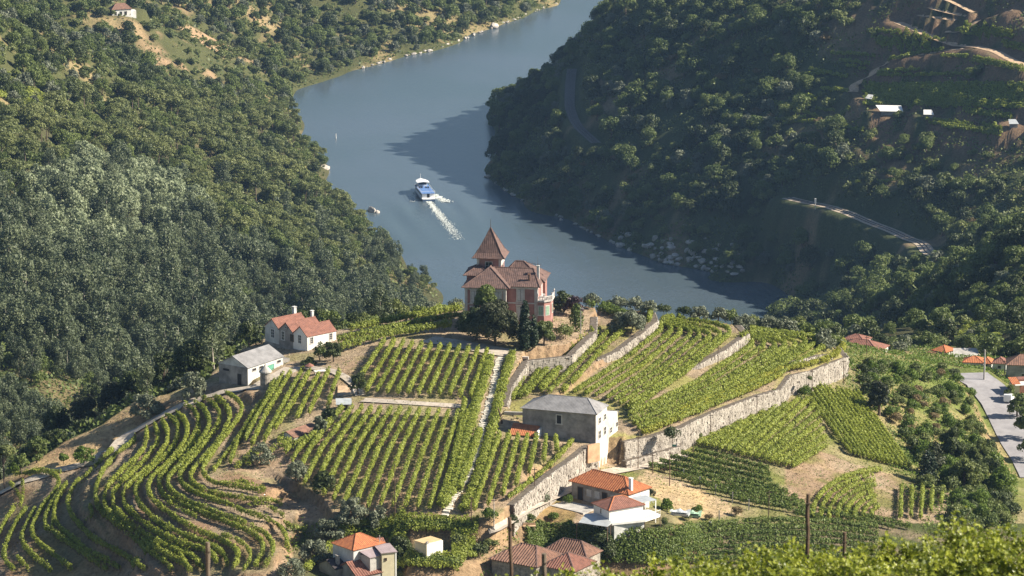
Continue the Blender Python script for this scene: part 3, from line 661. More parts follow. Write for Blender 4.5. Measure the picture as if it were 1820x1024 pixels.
lt(240, 730, 640, 66, 'round', 'deep', 'dark tree in the shade above the dry grass bank', z=198 * ZS, nl=6000)
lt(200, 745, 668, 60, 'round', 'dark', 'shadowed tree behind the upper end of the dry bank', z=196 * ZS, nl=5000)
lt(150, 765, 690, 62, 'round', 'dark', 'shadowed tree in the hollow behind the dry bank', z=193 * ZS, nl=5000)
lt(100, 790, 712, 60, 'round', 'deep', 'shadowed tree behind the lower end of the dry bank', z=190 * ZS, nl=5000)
lt(385, 660, 618, 46, 'olive', 'olive', 'pale olive tree behind the grey barn gable', 'olive_tree', 'olive tree', z=213 * ZS)
lt(345, 708, 652, 46, 'olive', 'olive', 'silvery olive tree left below the grey barn', 'olive_tree', 'olive tree')
lt(318, 708, 662, 40, 'olive', 'olive', 'silvery olive tree second from the barn along the track', 'olive_tree', 'olive tree', z=211.5 * ZS)
lt(262, 742, 692, 52, 'olive', 'olive', 'large silvery olive tree overhanging the bend of the track', 'olive_tree', 'olive tree')
lt(425, 640, 608, 40, 'olive', 'olive', 'olive tree just above the barn roof ridge', 'olive_tree', 'olive tree', z=213 * ZS)
lt(455, 622, 598, 34, 'olive', 'silver', 'pale tree in the gap between the barn and the wood', z=212 * ZS)
lt(151, 826, 786, 44, 'round', 'fresh', 'bright green round bush beside the track', 'bush', 'bush')
lt(113, 826, 797, 20, 'bush', 'fresh', 'small narrow bush beside the track', 'bush', 'bush')
lt(66, 822, 766, 42, 'round', 'broad', 'young green tree below the dry grass bank')
lt(38, 835, 800, 30, 'round', 'broad', 'small green tree at the foot of the dry bank', z=202 * ZS)
lt(8, 862, 788, 44, 'pine', 'pine', 'green tree at the left edge above the track', z=199 * ZS)
lt(26, 846, 814, 22, 'bush', 'fresh', 'yellow green shrub at the left end of the track', 'bush', 'bush', z=201 * ZS)
lt(465, 826, 784, 42, 'olive', 'olive', 'olive tree at the lower left corner of the vine plots', 'olive_tree', 'olive tree')
lt(528, 856, 812, 40, 'olive', 'olive', 'olive tree on the bare bank edge', 'olive_tree', 'olive tree')
lt(574, 880, 826, 48, 'round', 'deep', 'round dark green tree with trunk on the bare bank edge')
lt(570, 776, 728, 24, 'olive', 'olive', 'slim olive tree beside the ruined shed', 'olive_tree', 'olive tree')
lt(585, 756, 712, 26, 'olive', 'deep', 'dark slim tree left of the grey tool shed')
lt(625, 932, 874, 52, 'olive', 'olive', 'olive tree on the left below the central plot', 'olive_tree', 'olive tree')
lt(673, 938, 896, 38, 'olive', 'olive', 'smaller olive tree in the middle below the central plot', 'olive_tree', 'olive tree')
lt(587, 962, 912, 46, 'olive', 'olive', 'pale olive tree on the slope above the orange roofs', 'olive_tree', 'olive tree')
lt(562, 1002, 952, 54, 'olive', 'olive', 'large pale olive tree left of the orange roofs', 'olive_tree', 'olive tree')
lt(520, 1030, 990, 50, 'olive', 'olive', 'olive tree cut by the bottom edge left of the houses', 'olive_tree', 'olive tree')
lt(713, 998, 946, 50, 'round', 'deep', 'dark leafy tree between the orange roof and the white shed', nl=5000)
lt(1068, 998, 938, 62, 'round', 'deep', 'dark leafy tree right of the old tiled house', nl=6000)
lt(966, 897, 861, 30, 'olive', 'olive', 'small olive tree at the foot of the sloping wall', 'olive_tree', 'olive tree')
lt(1186, 908, 884, 24, 'round', 'fresh', 'small green tree behind the white house terrace')
lt(1196, 782, 755, 36, 'bush', 'deep', 'green bush growing on top of the big retaining wall', 'bush', 'bush', z=214.3 * ZS)
lt(1152, 884, 866, 26, 'bush', 'dark', 'dark bush against the end wall of the brown house', 'bush', 'bush')
lt(1562, 738, 656, 40, 'round', 'dark', 'tall dark tree at the right edge of the steep vine plot', nl=5000)
lt(1542, 700, 672, 34, 'round', 'deep', 'green tree above the tall dark tree, on the weedy slope')
lt(1660, 850, 790, 40, 'cypress', 'dark', 'dark upright tree below the weedy slope')
lt(1648, 862, 806, 34, 'cypress', 'cypress', 'dark conical shrub beside the round vine terrace')
lt(1690, 830, 752, 56, 'round', 'deep', 'big dark tree in the cluster below the weedy slope', nl=6000)
lt(1740, 830, 776, 50, 'round', 'bush', 'light green tree near the lower end of the road', nl=5000)
lt(1715, 870, 806, 58, 'round', 'bush', 'leafy green tree lower in the cluster by the road', nl=5000)
lt(1780, 880, 822, 60, 'round', 'fresh', 'green tree at the right edge below the road', nl=5000)
for i, (x, y, t, w_) in enumerate([(1808,742,690,38),(1822,782,716,44),(1832,820,762,46),(1795,712,680,24)]):
    lt(x, y, t, w_, 'round', 'broad', ['street tree', 'leafy street tree', 'lowest street tree', 'small street tree'][i] + ' on the right side of the asphalt road, ' + ['beside the parked van', 'second below the van', 'at the picture edge', 'above the parked van'][i], 'street_tree')
for i, (x, y, t, w_, lf) in enumerate([(1570,640,585,46,'deep'),(1600,640,600,36,'olive'),(1650,626,585,40,'broad'),(1520,612,574,44,'olive'),(1760,652,615,50,'deep'),(1800,640,600,44,'broad'),(1630,668,648,26,'deep')]):
    lt(x, y, t, w_, 'round', lf, ['dark tree between the red roof and the white cottage', 'grey green tree right of the large red roof', 'green tree above the white cottage', 'grey green tree behind the large red roof', 'dark tree behind the row of orange roofs', 'green tree at the right above the village', 'dark shrub in front of the white cottage'][i], z=[182, 178, 172, 180, 178, 175, 190][i] * ZS)

# ------------------------------------------------------------------ the woods and scrub
VAR = {}
def var(key, kind, leaf, seeds, H, Wd, nl, sz, bark=None):
    VAR[key] = [(merged_tree('tree', kind, leaf, s, H, Wd, nl, sz, bark), H, Wd) for s in seeds]
var('eucalyptus', 'euca', 'euca', (1, 2, 3, 4, 21), 11.5, 6.0, 2300, .27, M_PALEBARK)
var('pine', 'pine', 'pine', (5, 6, 7, 22), 8.5, 8.0, 2300, .26)
var('broadleaf', 'round', 'broad', (8, 9, 10), 6.5, 6.8, 2000, .26)
var('scrub', 'bush', 'bush', (11, 12, 13), 3.4, 5.0, 700, .3)
var('silver', 'round', 'silver', (14, 15), 7.5, 7.5, 2300, .27)
var('olive', 'olive', 'olive', (16, 17), 5.2, 5.6, 1000, .28)
var('dry_shrub', 'bush', 'dry', (18,), 2.6, 4.2, 500, .28)
var('dark', 'round', 'deep', (19, 20), 6.8, 7.0, 2000, .26)
KEYS = list(VAR)
def scatter(xr, yr, s, seed):
    rng = np.random.default_rng(seed)
    xs = np.arange(xr[0], xr[1], s); ys = np.arange(yr[0], yr[1], s * 1.15)
    X, Y = np.meshgrid(xs, ys); X = X + rng.uniform(-.48, .48, X.shape) * s; Y = Y + rng.uniform(-.48, .48, X.shape) * s * 1.15
    X = X.ravel(); Y = Y.ravel(); r = np.hypot(X, Y); az = np.abs(np.arctan2(X, Y))
    k = (az < math.radians(8.9)) & (r > 640) & (r < 3600)
    return X[k], Y[k], rng
def cutw(x, y):
    az = np.arctan2(x, y); i = np.clip(np.rint((az - AZ[0]) / (AZ[1] - AZ[0])).astype(int), 0, len(AZ) - 1); j = np.clip(np.searchsorted(RR, np.hypot(x, y)), 0, len(RR) - 1)
    return CUTW[i, j]
FOREST = []      # x, y, z, kind, variant, scale, turn, zone
def add_zone(zone, X, Y, rng, kinds):
    Z = gz(X, Y); px, py = proj(np.c_[X, Y, Z]); keys, sc, keep = kinds(X, Y, Z, px, py, rng)
    keep &= (Z > 1.0) & (cutw(X, Y) < .3) & ~inside(X, Y, PLAT) & (px > -60) & (px < 1880) & (py > -40)
    hh = np.array([VAR[k][0][1] for k in keys]) * sc
    P = np.c_[X, Y, Z + hh]
    idx = np.nonzero(keep)[0]; v = visible(P[idx]); idx = idx[v]
    for i in idx: FOREST.append((X[i], Y[i], Z[i], keys[i], int(rng.integers(len(VAR[keys[i]]))), sc[i], rng.random() * 6.28, zone))
def left_kinds(X, Y, Z, px, py, rng):
    n = len(X); r = rng.random(n); e = ((px - 190) / 135) ** 2 + ((py - 385) / 95) ** 2
    a = fbm(X, Y, 45, 71)
    k = np.where(e + a * .8 < 1.1, np.where(r < .93, 'silver', 'eucalyptus'), np.where((py - 400) + (px - 420) * -.35 + a * 160 > 40, np.where(r < .72, 'eucalyptus', np.where(r < .88, 'broadleaf', 'dark')), np.where(r < .5, 'pine', np.where(r < .82, 'broadleaf', 'dark'))))
    k = np.where((py < 230) & (px < 300), np.where(r < .6, 'broadleaf', np.where(r < .8, 'scrub', 'pine')), k)
    nearp = seg_dist(X, Y, PLAT, True) < 45
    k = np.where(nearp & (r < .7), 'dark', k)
    sc = .62 + .80 * rng.random(n) ** 1.5; sc = np.where(k == 'silver', sc * 1.25, sc)
    sc = np.where(Z < 10, sc * .75, sc); sc = np.where(np.hypot(X, Y) < 960, sc * .68, sc)
    gap = fbm(X, Y, 26, 75)
    keep = (px < 860) & ~((gap > .28) & (r < .75))
    keep &= ~((np.abs(px - 45) < 85) & (np.abs(py - 165) < 38) & (px < 20 + (py - 120) * 1.6))
    return k.astype(object), sc, keep
X, Y, rng = scatter((-330, 20), (640, 1960), 5.6, 3)
def fn(X, Y, Z, px, py, rng):
    k, sc, keep = left_kinds(X, Y, Z, px, py, rng); r = np.hypot(X, Y)
    return k, sc, keep & ~((py < 190) & (px < 560) & (r > 1300)) & (Y < 1960)
add_zone('left', X, Y, rng, fn)
X, Y, rng = scatter((-170, 10), (660, 1010), 4.0, 18)
add_zone('left', X, Y, rng, lambda *a: (lambda k, s, kp: (k, s * .8, kp & (a[5].random(len(k)) < .6)))(*fn(*a)))
def far_kinds(X, Y, Z, px, py, rng):
    n = len(X); r = rng.random(n)
    k = np.where(r < .45, 'scrub', np.where(r < .68, 'broadleaf', np.where(r < .84, 'olive', 'dark')))
    dz_ = np.exp(-((px - 345) / 120) ** 2 - ((py - 90) / 70) ** 2); g = fbm(X, Y, 24, 81)
    keep = ((py < 190) | (Y > 1900)) & (px < 1010) & ~((g + dz_ * .9 > .55) & (r > .3))
    rr = np.hypot(X, Y); keep &= (rr > 1300)
    return k.astype(object), .75 + .75 * rng.random(n), keep & ((np.abs(px - 218) > 14) | (np.abs(py - 22) > 14))
X, Y, rng = scatter((-480, 90), (1350, 3500), 6.3, 4)
add_zone('far', X, Y, rng, far_kinds)
VBLK = [[(1530,148),(1835,150),(1835,200),(1550,192),(1528,166)],[(1608,-5),(1835,-5),(1835,130),(1700,100),(1610,60)],[(1540,95),(1700,92),(1680,140),(1560,150)],[(1755,365),(1835,365),(1835,440),(1755,425)],[(1640,200),(1800,190),(1800,240),(1650,240)],[(1405,90),(1560,90),(1580,140),(1420,150)]]
def right_kinds(X, Y, Z, px, py, rng):
    n = len(X); r = rng.random(n); g = fbm(X, Y, 30, 91)
    k = np.where(r < .36, 'scrub', np.where(r < .66, 'broadleaf', np.where(r < .86, 'dark', np.where(r < .95, 'olive', 'dry_shrub'))))
    keep = (px > 860) & ~((py < 140) & (Y > 2000)) & ~((g > .25) & (r > .5))
    hill = (px > 1500) & (py < 330); keep &= ~(hill & (r > .45 - .35 * (g > 0)))
    from_poly = np.zeros(n, bool)
    for pl in VBLK: from_poly |= inside(px, py, pl)
    keep &= ~(from_poly & (r > .05))
    rocky = (np.abs(px - 1200) < 95) & (np.abs(py - 440) < 42)
    keep &= ~(rocky & (r > .35))
    sc = .85 + .85 * rng.random(n); sc = np.where(hill & (k != 'scrub'), sc * .8, sc)
    sc = np.where(np.hypot(X, Y) < 1050, sc * .62, sc)
    return k.astype(object), sc, keep
X, Y, rng = scatter((-20, 420), (1080, 2060), 6.2, 5)
add_zone('right', X, Y, rng, right_kinds)
X, Y, rng = scatter((60, 260), (700, 1080), 4.6, 6)
add_zone('right', X, Y, rng, lambda X, Y, Z, px, py, rng: (lambda k, s, kp: (k, s, kp & (px > 1380)))(*right_kinds(X, Y, Z, px, py, rng)))
NAMES = dict(eucalyptus='eucalyptus_tree', pine='pine_tree', broadleaf='tree', scrub='bush', silver='silver_tree', olive='olive_tree', dry_shrub='dry_bush', dark='dark_tree')
ZLAB = dict(left='in the wood on the slope left of the river', far='on the sunny far bank behind the river bend', right='on the shaded hillside right of the river')
KLAB = dict(eucalyptus='tall grey green eucalyptus tree', pine='yellow green spreading pine tree', broadleaf='rounded green tree', scrub='low green bush', silver='pale silvery tree', olive='small grey olive tree', dry_shrub='dry brownish bush', dark='dark green rounded tree')
KCAT = dict(scrub='bush', dry_shrub='bush')
big = {}
for i, t in enumerate(FOREST):
    P = np.array(t[:3]); px = FPX / np.linalg.norm(P - CAM) * VAR[t[3]][0][1] * t[5]
    big.setdefault(t[7], []).append((px, i))
chosen = set()
for z_, lim in (('left', 290), ('far', 150), ('right', 290)):
    chosen |= {i for _, i in sorted(big[z_], reverse=True)[:lim]}
have = {(FOREST[i][3], FOREST[i][4]) for i in chosen}
for i in np.random.default_rng(2).permutation(len(FOREST)):
    t = FOREST[i]
    if (t[3], t[4]) not in have or (t[7] == 'left' and t[3] == 'silver' and len([1 for _ in ()]) == 0 and i % 3 == 0): chosen.add(int(i)); have.add((t[3], t[4]))
first_of = {}
for i in sorted(chosen):
    x, y, z, k, v, s, a, zone = FOREST[i]
    o = bpy.data.objects.new(NAMES[k], VAR[k][v][0]); COL.objects.link(o)
    o.location = (x, y, z - .2); o.rotation_euler = (0, 0, a); o.scale = (s, s, s * (.9 + .25 * ((i * 7) % 10) / 10))
    qx, qy = proj(np.array([[x, y, z]])); qx, qy = qx[0], qy[0]
    if zone == 'left': wh = ('high on the left wooded slope' if qy < 250 else 'halfway down the left wooded slope' if qy < 430 else 'low on the left wooded slope') + (', toward the picture edge' if qx < 230 else ', in its middle' if qx < 480 else ', toward the river')
    elif zone == 'far': wh = 'on the sunny far bank' + (' near the hillside house' if qx < 300 else ' round the bare patches' if qx < 480 else ' above the river bend' if qx < 700 else ' along the upper river')
    else: wh = ('high on the shaded right slope' if qy < 200 else 'halfway up the shaded right slope' if qy < 400 else 'low on the right slope') + (', toward the river' if qx < 1180 else ', in its middle' if qx < 1500 else ', toward the picture edge')
    tag(o, KLAB[k] + ' ' + wh, KCAT.get(k, 'tree'), (KLAB[k] + 's ' + wh).replace('bushs', 'bushes'))
    first_of.setdefault((k, v), o)
def mass(name, zone, items):
    """the rest of a wood as one mass: one point per tree, the crowns set on the points"""
    A = np.array([[t[0], t[1], t[2] - .2, t[5], t[6]] for t in items]); kinds = [(t[3], t[4]) for t in items]
    ks = sorted(set(kinds)); me = bpy.data.meshes.new(name); me.vertices.add(len(A)); me.vertices.foreach_set('co', A[:, :3].astype(np.float32).ravel())
    for nm, ty, d in (('kind', 'INT', [ks.index(k) for k in kinds]), ('size', 'FLOAT', A[:, 3]), ('turn', 'FLOAT', A[:, 4])):
        a = me.attributes.new(nm, ty, 'POINT'); a.data.foreach_set('value', np.array(d, dtype=np.int32 if ty == 'INT' else np.float32))
    o = bpy.data.objects.new(name, me); COL.objects.link(o); tag(o, kind='stuff')
    g = bpy.data.node_groups.new(name, 'GeometryNodeTree'); g.interface.new_socket('Geometry', in_out='INPUT', socket_type='NodeSocketGeometry'); g.interface.new_socket('Geometry', in_out='OUTPUT', socket_type='NodeSocketGeometry')
    N, L = g.nodes, g.links; gi = N.new('NodeGroupInput'); go = N.new('NodeGroupOutput'); jn = N.new('GeometryNodeJoinGeometry')
    def attr(nm, ty):
        a = N.new('GeometryNodeInputNamedAttribute'); a.data_type = ty; a.inputs['Name'].default_value = nm; return a.outputs['Attribute']
    ak, asz, at_ = attr('kind', 'INT'), attr('size', 'FLOAT'), attr('turn', 'FLOAT')
    cx = N.new('ShaderNodeCombineXYZ'); L.new(at_, cx.inputs['Z'])
    for q, (k, v) in enumerate(ks):
        src = first_of.get((k, v))
        if src is None: continue
        oi = N.new('GeometryNodeObjectInfo'); oi.inputs['Object'].default_value = src; oi.transform_space = 'ORIGINAL'; oi.inputs['As Instance'].default_value = True
        cp = N.new('FunctionNodeCompare'); cp.data_type = 'INT'; cp.operation = 'EQUAL'; L.new(ak, cp.inputs[2]); cp.inputs[3].default_value = q
        ip = N.new('GeometryNodeInstanceOnPoints'); L.new(gi.outputs[0], ip.inputs['Points']); L.new(cp.outputs[0], ip.inputs['Selection']); L.new(oi.outputs['Geometry'], ip.inputs['Instance'])
        L.new(cx.outputs[0], ip.inputs['Rotation']); L.new(asz, ip.inputs['Scale']); L.new(ip.outputs[0], jn.inputs[0])
    L.new(jn.outputs[0], go.inputs[0]); md = o.modifiers.new('trees', 'NODES'); md.node_group = g
    return o
for z_, nm in (('left', 'forest'), ('far', 'far_bank_woods'), ('right', 'hillside_woods')):
    mass(nm, z_, [t for i, t in enumerate(FOREST) if t[7] == z_ and i not in chosen])
print('FOREST', len(FOREST), {z: len(b) for z, b in big.items()})

# weedy slope and field edges: bushes one by one
wr = np.random.default_rng(55)
wp = [(1512,655),(1640,652),(1722,672),(1740,740),(1752,800),(1790,850),(1810,930),(1700,950),(1660,930),(1640,860),(1625,800),(1600,770),(1560,740),(1530,690)]
q = 0
BM = [merged_tree('shrub', 'bush', lf, 200 + i, 2.4, 3.4, 900, .17) for i, lf in enumerate(('fresh', 'bush', 'broad', 'dark', 'dry', 'deep'))]
def put_bush(x, y, mi, s, label, group, z=None, nm='bush'):
    P = hit(x, y) if z is None else atz(x, y, z)
    o = bpy.data.objects.new(nm, BM[mi]); COL.objects.link(o); o.location = P; o.rotation_euler = (0, 0, wr.random() * 6.28); o.scale = (s, s, s * (.8 + .5 * wr.random()))
    tag(o, label, 'bush', group)
while q < 240:
    x, y = wr.uniform(1500, 1830), wr.uniform(645, 960)
    if not inside(np.array([x]), np.array([y]), wp)[0]: continue
    low = y > 790
    mi = int(wr.choice([0, 1, 2, 4, 5], p=[.42, .28, .14, .06, .1])) if not low else int(wr.choice([1, 2, 0, 5], p=[.4, .28, .2, .12]))
    lab = ('leafy shrub in the thicket below the road bend' if low else 'shrub on the weedy slope left of the asphalt road')
    put_bush(x, y, mi, wr.uniform(.4, .95) * (1.35 if low else 1), lab, lab.replace('shrub', 'shrubs')); q += 1
for (x, y, mi, s) in [(1510,648,0,.6),(1530,662,5,.7),(1550,660,0,.7),(1600,664,1,.7),(1430,706,0,.8),(1290,770,5,.7),(1352,742,5,.5),(1240,782,1,.6),(1420,715,1,.6),(1205,845,4,.5),(1180,840,4,.5),(1100,865,1,.45),(1060,885,0,.5),(1010,895,0,.55),(985,925,0,.7),(940,928,1,.7),(960,940,1,.6),(1010,938,0,.6),(905,935,5,.8),(870,925,0,.8),(1240,912,0,.6),(1220,925,1,.5),(1260,925,4,.5),(1310,918,4,.6),(1180,935,1,.5),(1165,925,4,.5),(840,965,4,.7),(815,975,1,.9),(870,975,1,.9),(850,990,5,.9)]:
    put_bush(x, y, mi, s, 'small shrub at the edge of a field below the walls', 'shrubs along the field edges')
for (x, y, mi, s, z) in [(615,600,2,1.2,217),(640,592,1,1.1,218),(665,585,2,1.2,218),(690,580,5,1.2,218.5),(720,572,1,1.1,218.8),(745,566,2,1,219),(1180,556,5,.8,219),(1215,562,5,.9,217.5),(1430,600,2,1.2,212.8),(1340,585,1,1,214.5),(1480,616,2,1,210),(605,606,5,1.3,216.5),(585,585,2,1.4,214),(560,574,5,1.4,213),(650,580,1,1.3,216),(700,566,1,1.3,217),(1420,592,1,1.3,212),(1300,575,2,1,216)]:
    put_bush(x, y, mi, s, 'bush along the crest where the vineyard hill drops away', 'bushes along the crest of the vineyard hill', z * ZS)

# weeds and dry tufts on open ground, tangle under the bottom houses
def tufts(name, n, seed, cond, leaf, size, hgt, rr=(545, 830)):
    rng = np.random.default_rng(seed); az = rng.uniform(math.radians(-7.6), math.radians(7.6), n); r = rr[0] + (rr[1] - rr[0]) * rng.random(n) ** .8
    x, y = np.sin(az) * r, np.cos(az) * r
    i = np.clip(np.rint((az - AZ[0]) / (AZ[1] - AZ[0])).astype(int), 0, len(AZ) - 1); j = np.clip(np.searchsorted(RR, r), 0, len(RR) - 1)
    k = cond(x, y, i, j) & (CUTW[i, j] < .4); x, y, i, j = x[k], y[k], i[k], j[k]; z = gz(x, y)
    h = hgt * rng.random(len(x)); m = MB()
    leaves(m, np.c_[x, y, z + h], unit(rng.normal(size=(len(x), 3)) * .8 + np.array([.2, -.3, .6])), size * (.6 + .8 * rng.random(len(x))), rng, 0)
    o = m.build(name, LEAF[leaf], tint=True); tag(o, kind='stuff'); return o
inU = inside(GX, GY, UC) | ur
cl = fbm(GX, GY, 5, 111)
tufts('weeds', 90000, 1, lambda x, y, i, j: insP[i, j] & (cl[i, j] > .08), 'bush', .13, .22)
tufts('dry_grass', 90000, 2, lambda x, y, i, j: insP[i, j] & (cl[i, j] < .02), 'dry', .12, .2)
tufts('undergrowth', 110000, 3, lambda x, y, i, j: (PYg[i, j] > 925) & (PXg[i, j] > 505) & (PXg[i, j] < 930) & ~inU[i, j] & (cl[i, j] > -.25) & ~((PXg[i, j] > 570) & (PXg[i, j] < 715) & (PYg[i, j] > 955)), 'fresh', .2, .8, (545, 640))
tufts('slope_growth', 260000, 4, lambda x, y, i, j: (PXg[i, j] > 1500) & (PYg[i, j] < 960) & (PYg[i, j] > 600) & insP[i, j] & (cl[i, j] > -.2) & (PXg[i, j] - 1500 > (PYg[i, j] - 700) * .6), 'fresh', .2, .8, (560, 830))

tufts('hillside_scrub', 300000, 5, lambda x, y, i, j: (GZ[i, j] > .8) & ~farb[i, j] & (fbm(x, y, 14, 121) > -.1), 'bush', .55, 1.8, (1050, 2000))
tufts('gully_undergrowth', 200000, 9, lambda x, y, i, j: (R_[i, j] < 1120) & ~insP[i, j] & (PXg[i, j] < 640), 'broad', .42, 2.0, (600, 1110))
tufts('far_bank_scrub', 200000, 6, lambda x, y, i, j: (GZ[i, j] > .6) & farb[i, j] & (fbm(x, y, 12, 131) > -.15), 'bush', .8, 1.4, (1500, 3400))
tufts('shore_growth', 60000, 7, lambda x, y, i, j: (GZ[i, j] > .3) & (GZ[i, j] < 5), 'broad', .7, 2.2, (1450, 2500))
tufts('field_weeds', 90000, 8, lambda x, y, i, j: lowr[i, j] & insP[i, j] & (cl[i, j] > -.1), 'fresh', .12, .18, (560, 800))
# ------------------------------------------------------------------ vines
vr = np.random.default_rng(11)
def lerp2(A, B, t): return (A[0] + (B[0] - A[0]) * t, A[1] + (B[1] - A[1]) * t)
POST_M = mat('weathered_post', (.20, .16, .12), .9, .3, 5)
def vine_row(pl, label, group, w=.55, h=1.55, dens=75, leaf='vine', size=.14, gap=.08, flat=None, wire_posts=False, zlift=0):
    """one row of vines along a line of picture positions; flat: a level for rows that are seen edge-on"""
    d = dense(pl, 3.0)
    P = hit(d[:, 0], d[:, 1]) if flat is None else atz(d[:, 0], d[:, 1], flat)
    P = np.atleast_2d(P); P = smooth_line(P, 4)
    s = np.r_[0, np.cumsum(np.hypot(*(np.diff(P[:, :2], axis=0).T)))]; Ln = s[-1]
    if Ln < 1.5: return
    n = int(Ln * dens * 1.2); u = vr.random(n) * Ln
    ph = vr.random() * 100
    pl_ = np.floor(u / 1.05 + ph).astype(int); rnd = np.random.default_rng(int(ph * 97)).random(4000)
    vig = .62 + .5 * rnd[pl_ % 4000]; gone = rnd[(pl_ * 7 + 13) % 4000] < gap
    cu = ((u / 1.05 + ph) % 1 - .5)                                   # where between two vines
    keep = ~(gone & (vr.random(n) < .85))
    u, vig, cu = u[keep], vig[keep], cu[keep]; n = len(u)
    x = np.interp(u, s, P[:, 0]); y = np.interp(u, s, P[:, 1])
    tx = np.interp(u, s, np.gradient(P[:, 0], s)); ty = np.interp(u, s, np.gradient(P[:, 1], s)); tl = np.hypot(tx, ty) + 1e-9; tx /= tl; ty /= tl
    th = vr.random(n) * 2 * PI; q = vr.random(n) ** .4
    shp = 1 - .38 * (np.abs(cu) * 2) ** 2
    a = np.cos(th) * q * w * vig * shp; b = np.sin(th) * q
    hz_ = h * (.62 + .42 * b * vig * shp) + np.where(vr.random(n) < .05, vr.random(n) * .35, 0)
    ox = a * -ty; oy = a * tx
    z0 = gz(x + ox * .3, y + oy * .3) if flat is None else np.full(n, float(flat))
    C = np.c_[x + ox, y + oy, z0 + hz_ + zlift]
    Nn = unit(np.c_[-ty * np.cos(th) , tx * np.cos(th), b + .35] + vr.normal(size=(n, 3)) * .55)
    m = MB(); leaves(m, C, Nn, size * (.7 + .6 * vr.random(n)), vr, 0, np.clip(.15 + .35 * vig * vr.random(n) + .4 * vr.random(n) ** 1.5 + .15 * rnd[(pl_[keep] * 3) % 4000], 0, 1), .75)
    # stems
    k = np.arange(.5, Ln, 1.05 if dens > 45 else 3); X = np.interp(k, s, P[:, 0]); Y = np.interp(k, s, P[:, 1]); Z = gz(X, Y) if flat is None else np.full(len(k), float(flat))
    for xx, yy, zz in zip(X, Y, Z): m.box(xx - .035, xx + .035, yy - .035, yy + .035, zz - .15, zz + h * .6, 1)
    o = m.build('vine_row', [LEAF[leaf], M_BARK], tint=True)
    tag(o, label, 'vine row', group)
    return o
def ordn(i, n):
    if i == n - 1 and n > 2: return 'last'
    return ORD[i] if i < 20 else 'twentieth'
def rows(lst, where, side, group, **k):
    for i, pl in enumerate(lst):
        vine_row(pl, '%s vine row from the %s, %s' % (ordn(i, len(lst)), side, where), group, **k)
# left spur: rows on the curved terraces
for i, (z, pl) in enumerate(ROWS_L):
    vine_row(pl, 'curved vine row on the left spur, %s from the embankment side' % ordn(i, len(ROWS_L)), 'curved vine rows on the left spur', w=.42, h=1.35, dens=85, leaf='vine', gap=.09)
XL = [[(386,868),(412,864),(440,868),(472,878)],[(426,862),(450,868),(470,874)],[(440,905),(462,900),(486,912),(505,925)],[(300,748),(315,762),(316,790),(300,815)],[(280,905),(300,900),(325,915),(350,925)],[(395,958),(420,966),(436,976),(446,991),(443,1008),(433,1020)],[(325,960),(360,972),(384,986)],[(306,975),(330,985),(350,1000),(362,1018)],
      [(285,965),(305,980),(322,995),(336,1018)],[(355,760),(352,785),(335,810),(318,832)],[(245,820),(225,850),(212,862)],[(160,905),(165,925),(150,930)],[(93,935),(92,950),(110,968)],[(18,865),(30,880),(38,895)],[(40,862),(42,885),(36,905)],[(30,996),(41,1008),(53,1020)],[(22,850),(60,846),(110,846)],[(505,935),(522,945),(545,948)],[(430,775),(404,812),(380,842)],[(438,762),(420,790)]]
for i, pl in enumerate(XL): vine_row(pl, 'short curved piece of vine row filling the left spur terraces', 'short vine rows between the curved rows of the left spur', w=.32, h=1.2, dens=65, gap=.3)
# central upper plot
L = []
for i in range(12):
    t = i / 11; T = lerp2((684, 613), (866, 631), t); B = (640, 680) if i == 0 else lerp2((651, 703), (836, 712), (i - 1) / 10); L.append([T, lerp2(T, B, .5), B])
rows(L, 'in the square plot below the villa', 'left', 'vine rows of the upper central plot', w=.42, h=1.65, dens=95, leaf='vine', gap=.04)
# central lower plot
L = []
bd = [(500, 800), (535, 868), (560, 880), (600, 905), (640, 915), (745, 916)]
for i in range(-3, 14):
    T = (610 + 17 * i, 731 + max(0, i) * .9) if i >= 0 else (610 + 18 * i, 732 - i * 20); Mi = (552 + 20.2 * i, 806); Bo = (497 + 22.2 * i, 912)
    pts = [T, Mi, Bo] if T[1] < 800 else [Mi, Bo]
    d = dense(pts, 4); yb = np.interp(d[:, 0], [p[0] for p in bd], [p[1] for p in bd]); d = d[d[:, 1] <= yb]
    if len(d) > 4: L.append([tuple(p) for p in d])
rows(L, 'in the large plot left of the stone path', 'left', 'vine rows of the lower central plot', w=.42, h=1.65, dens=95, gap=.05)
# upper-left block
rows([[(489,685),(474,713),(449,746),(421,796),(409,831)],[(503,676),(481,712),(458,746),(436,790)],[(518,668),(500,698),(472,746),(448,798)],[(538,665),(508,720),(470,790)],[(551,667),(520,725),(488,772)],[(566,675),(547,712),(528,750)],[(584,668),(566,706),(549,743)],[(603,670),(592,698),(584,728)]],
     'on the block between barn and tool shed', 'left', 'vine rows of the upper left block', w=.42, h=1.6, dens=95, gap=.05)
rows([[(420,836),(436,824),(452,806)],[(440,834),(458,812),(470,796)],[(478,812),(492,798),(505,780)],[(500,800),(515,788)]], 'in the scrappy corner by the ruined shed', 'left', 'short vine rows by the ruined shed', w=.6, h=1.3, dens=70, gap=.2)
# plot between path and sloping wall
L = [[(888+16.5*i, 781 + i * .9), lerp2((888 + 16.5 * i, 781), b, .5), b] for i, b in enumerate([(842,914),(868,905),(893,888),(917,872),(940,850),(966,829),(990,811)])]
rows(L, 'in the plot right of the stone path', 'left', 'vine rows right of the stone path', w=.45, h=1.6, dens=95, gap=.05)
vine_row([(1018,790),(985,828),(945,862),(903,892)], 'long vine row along the top of the sloping wall', 'vine rows right of the stone path', w=.4, h=1.3, dens=90)
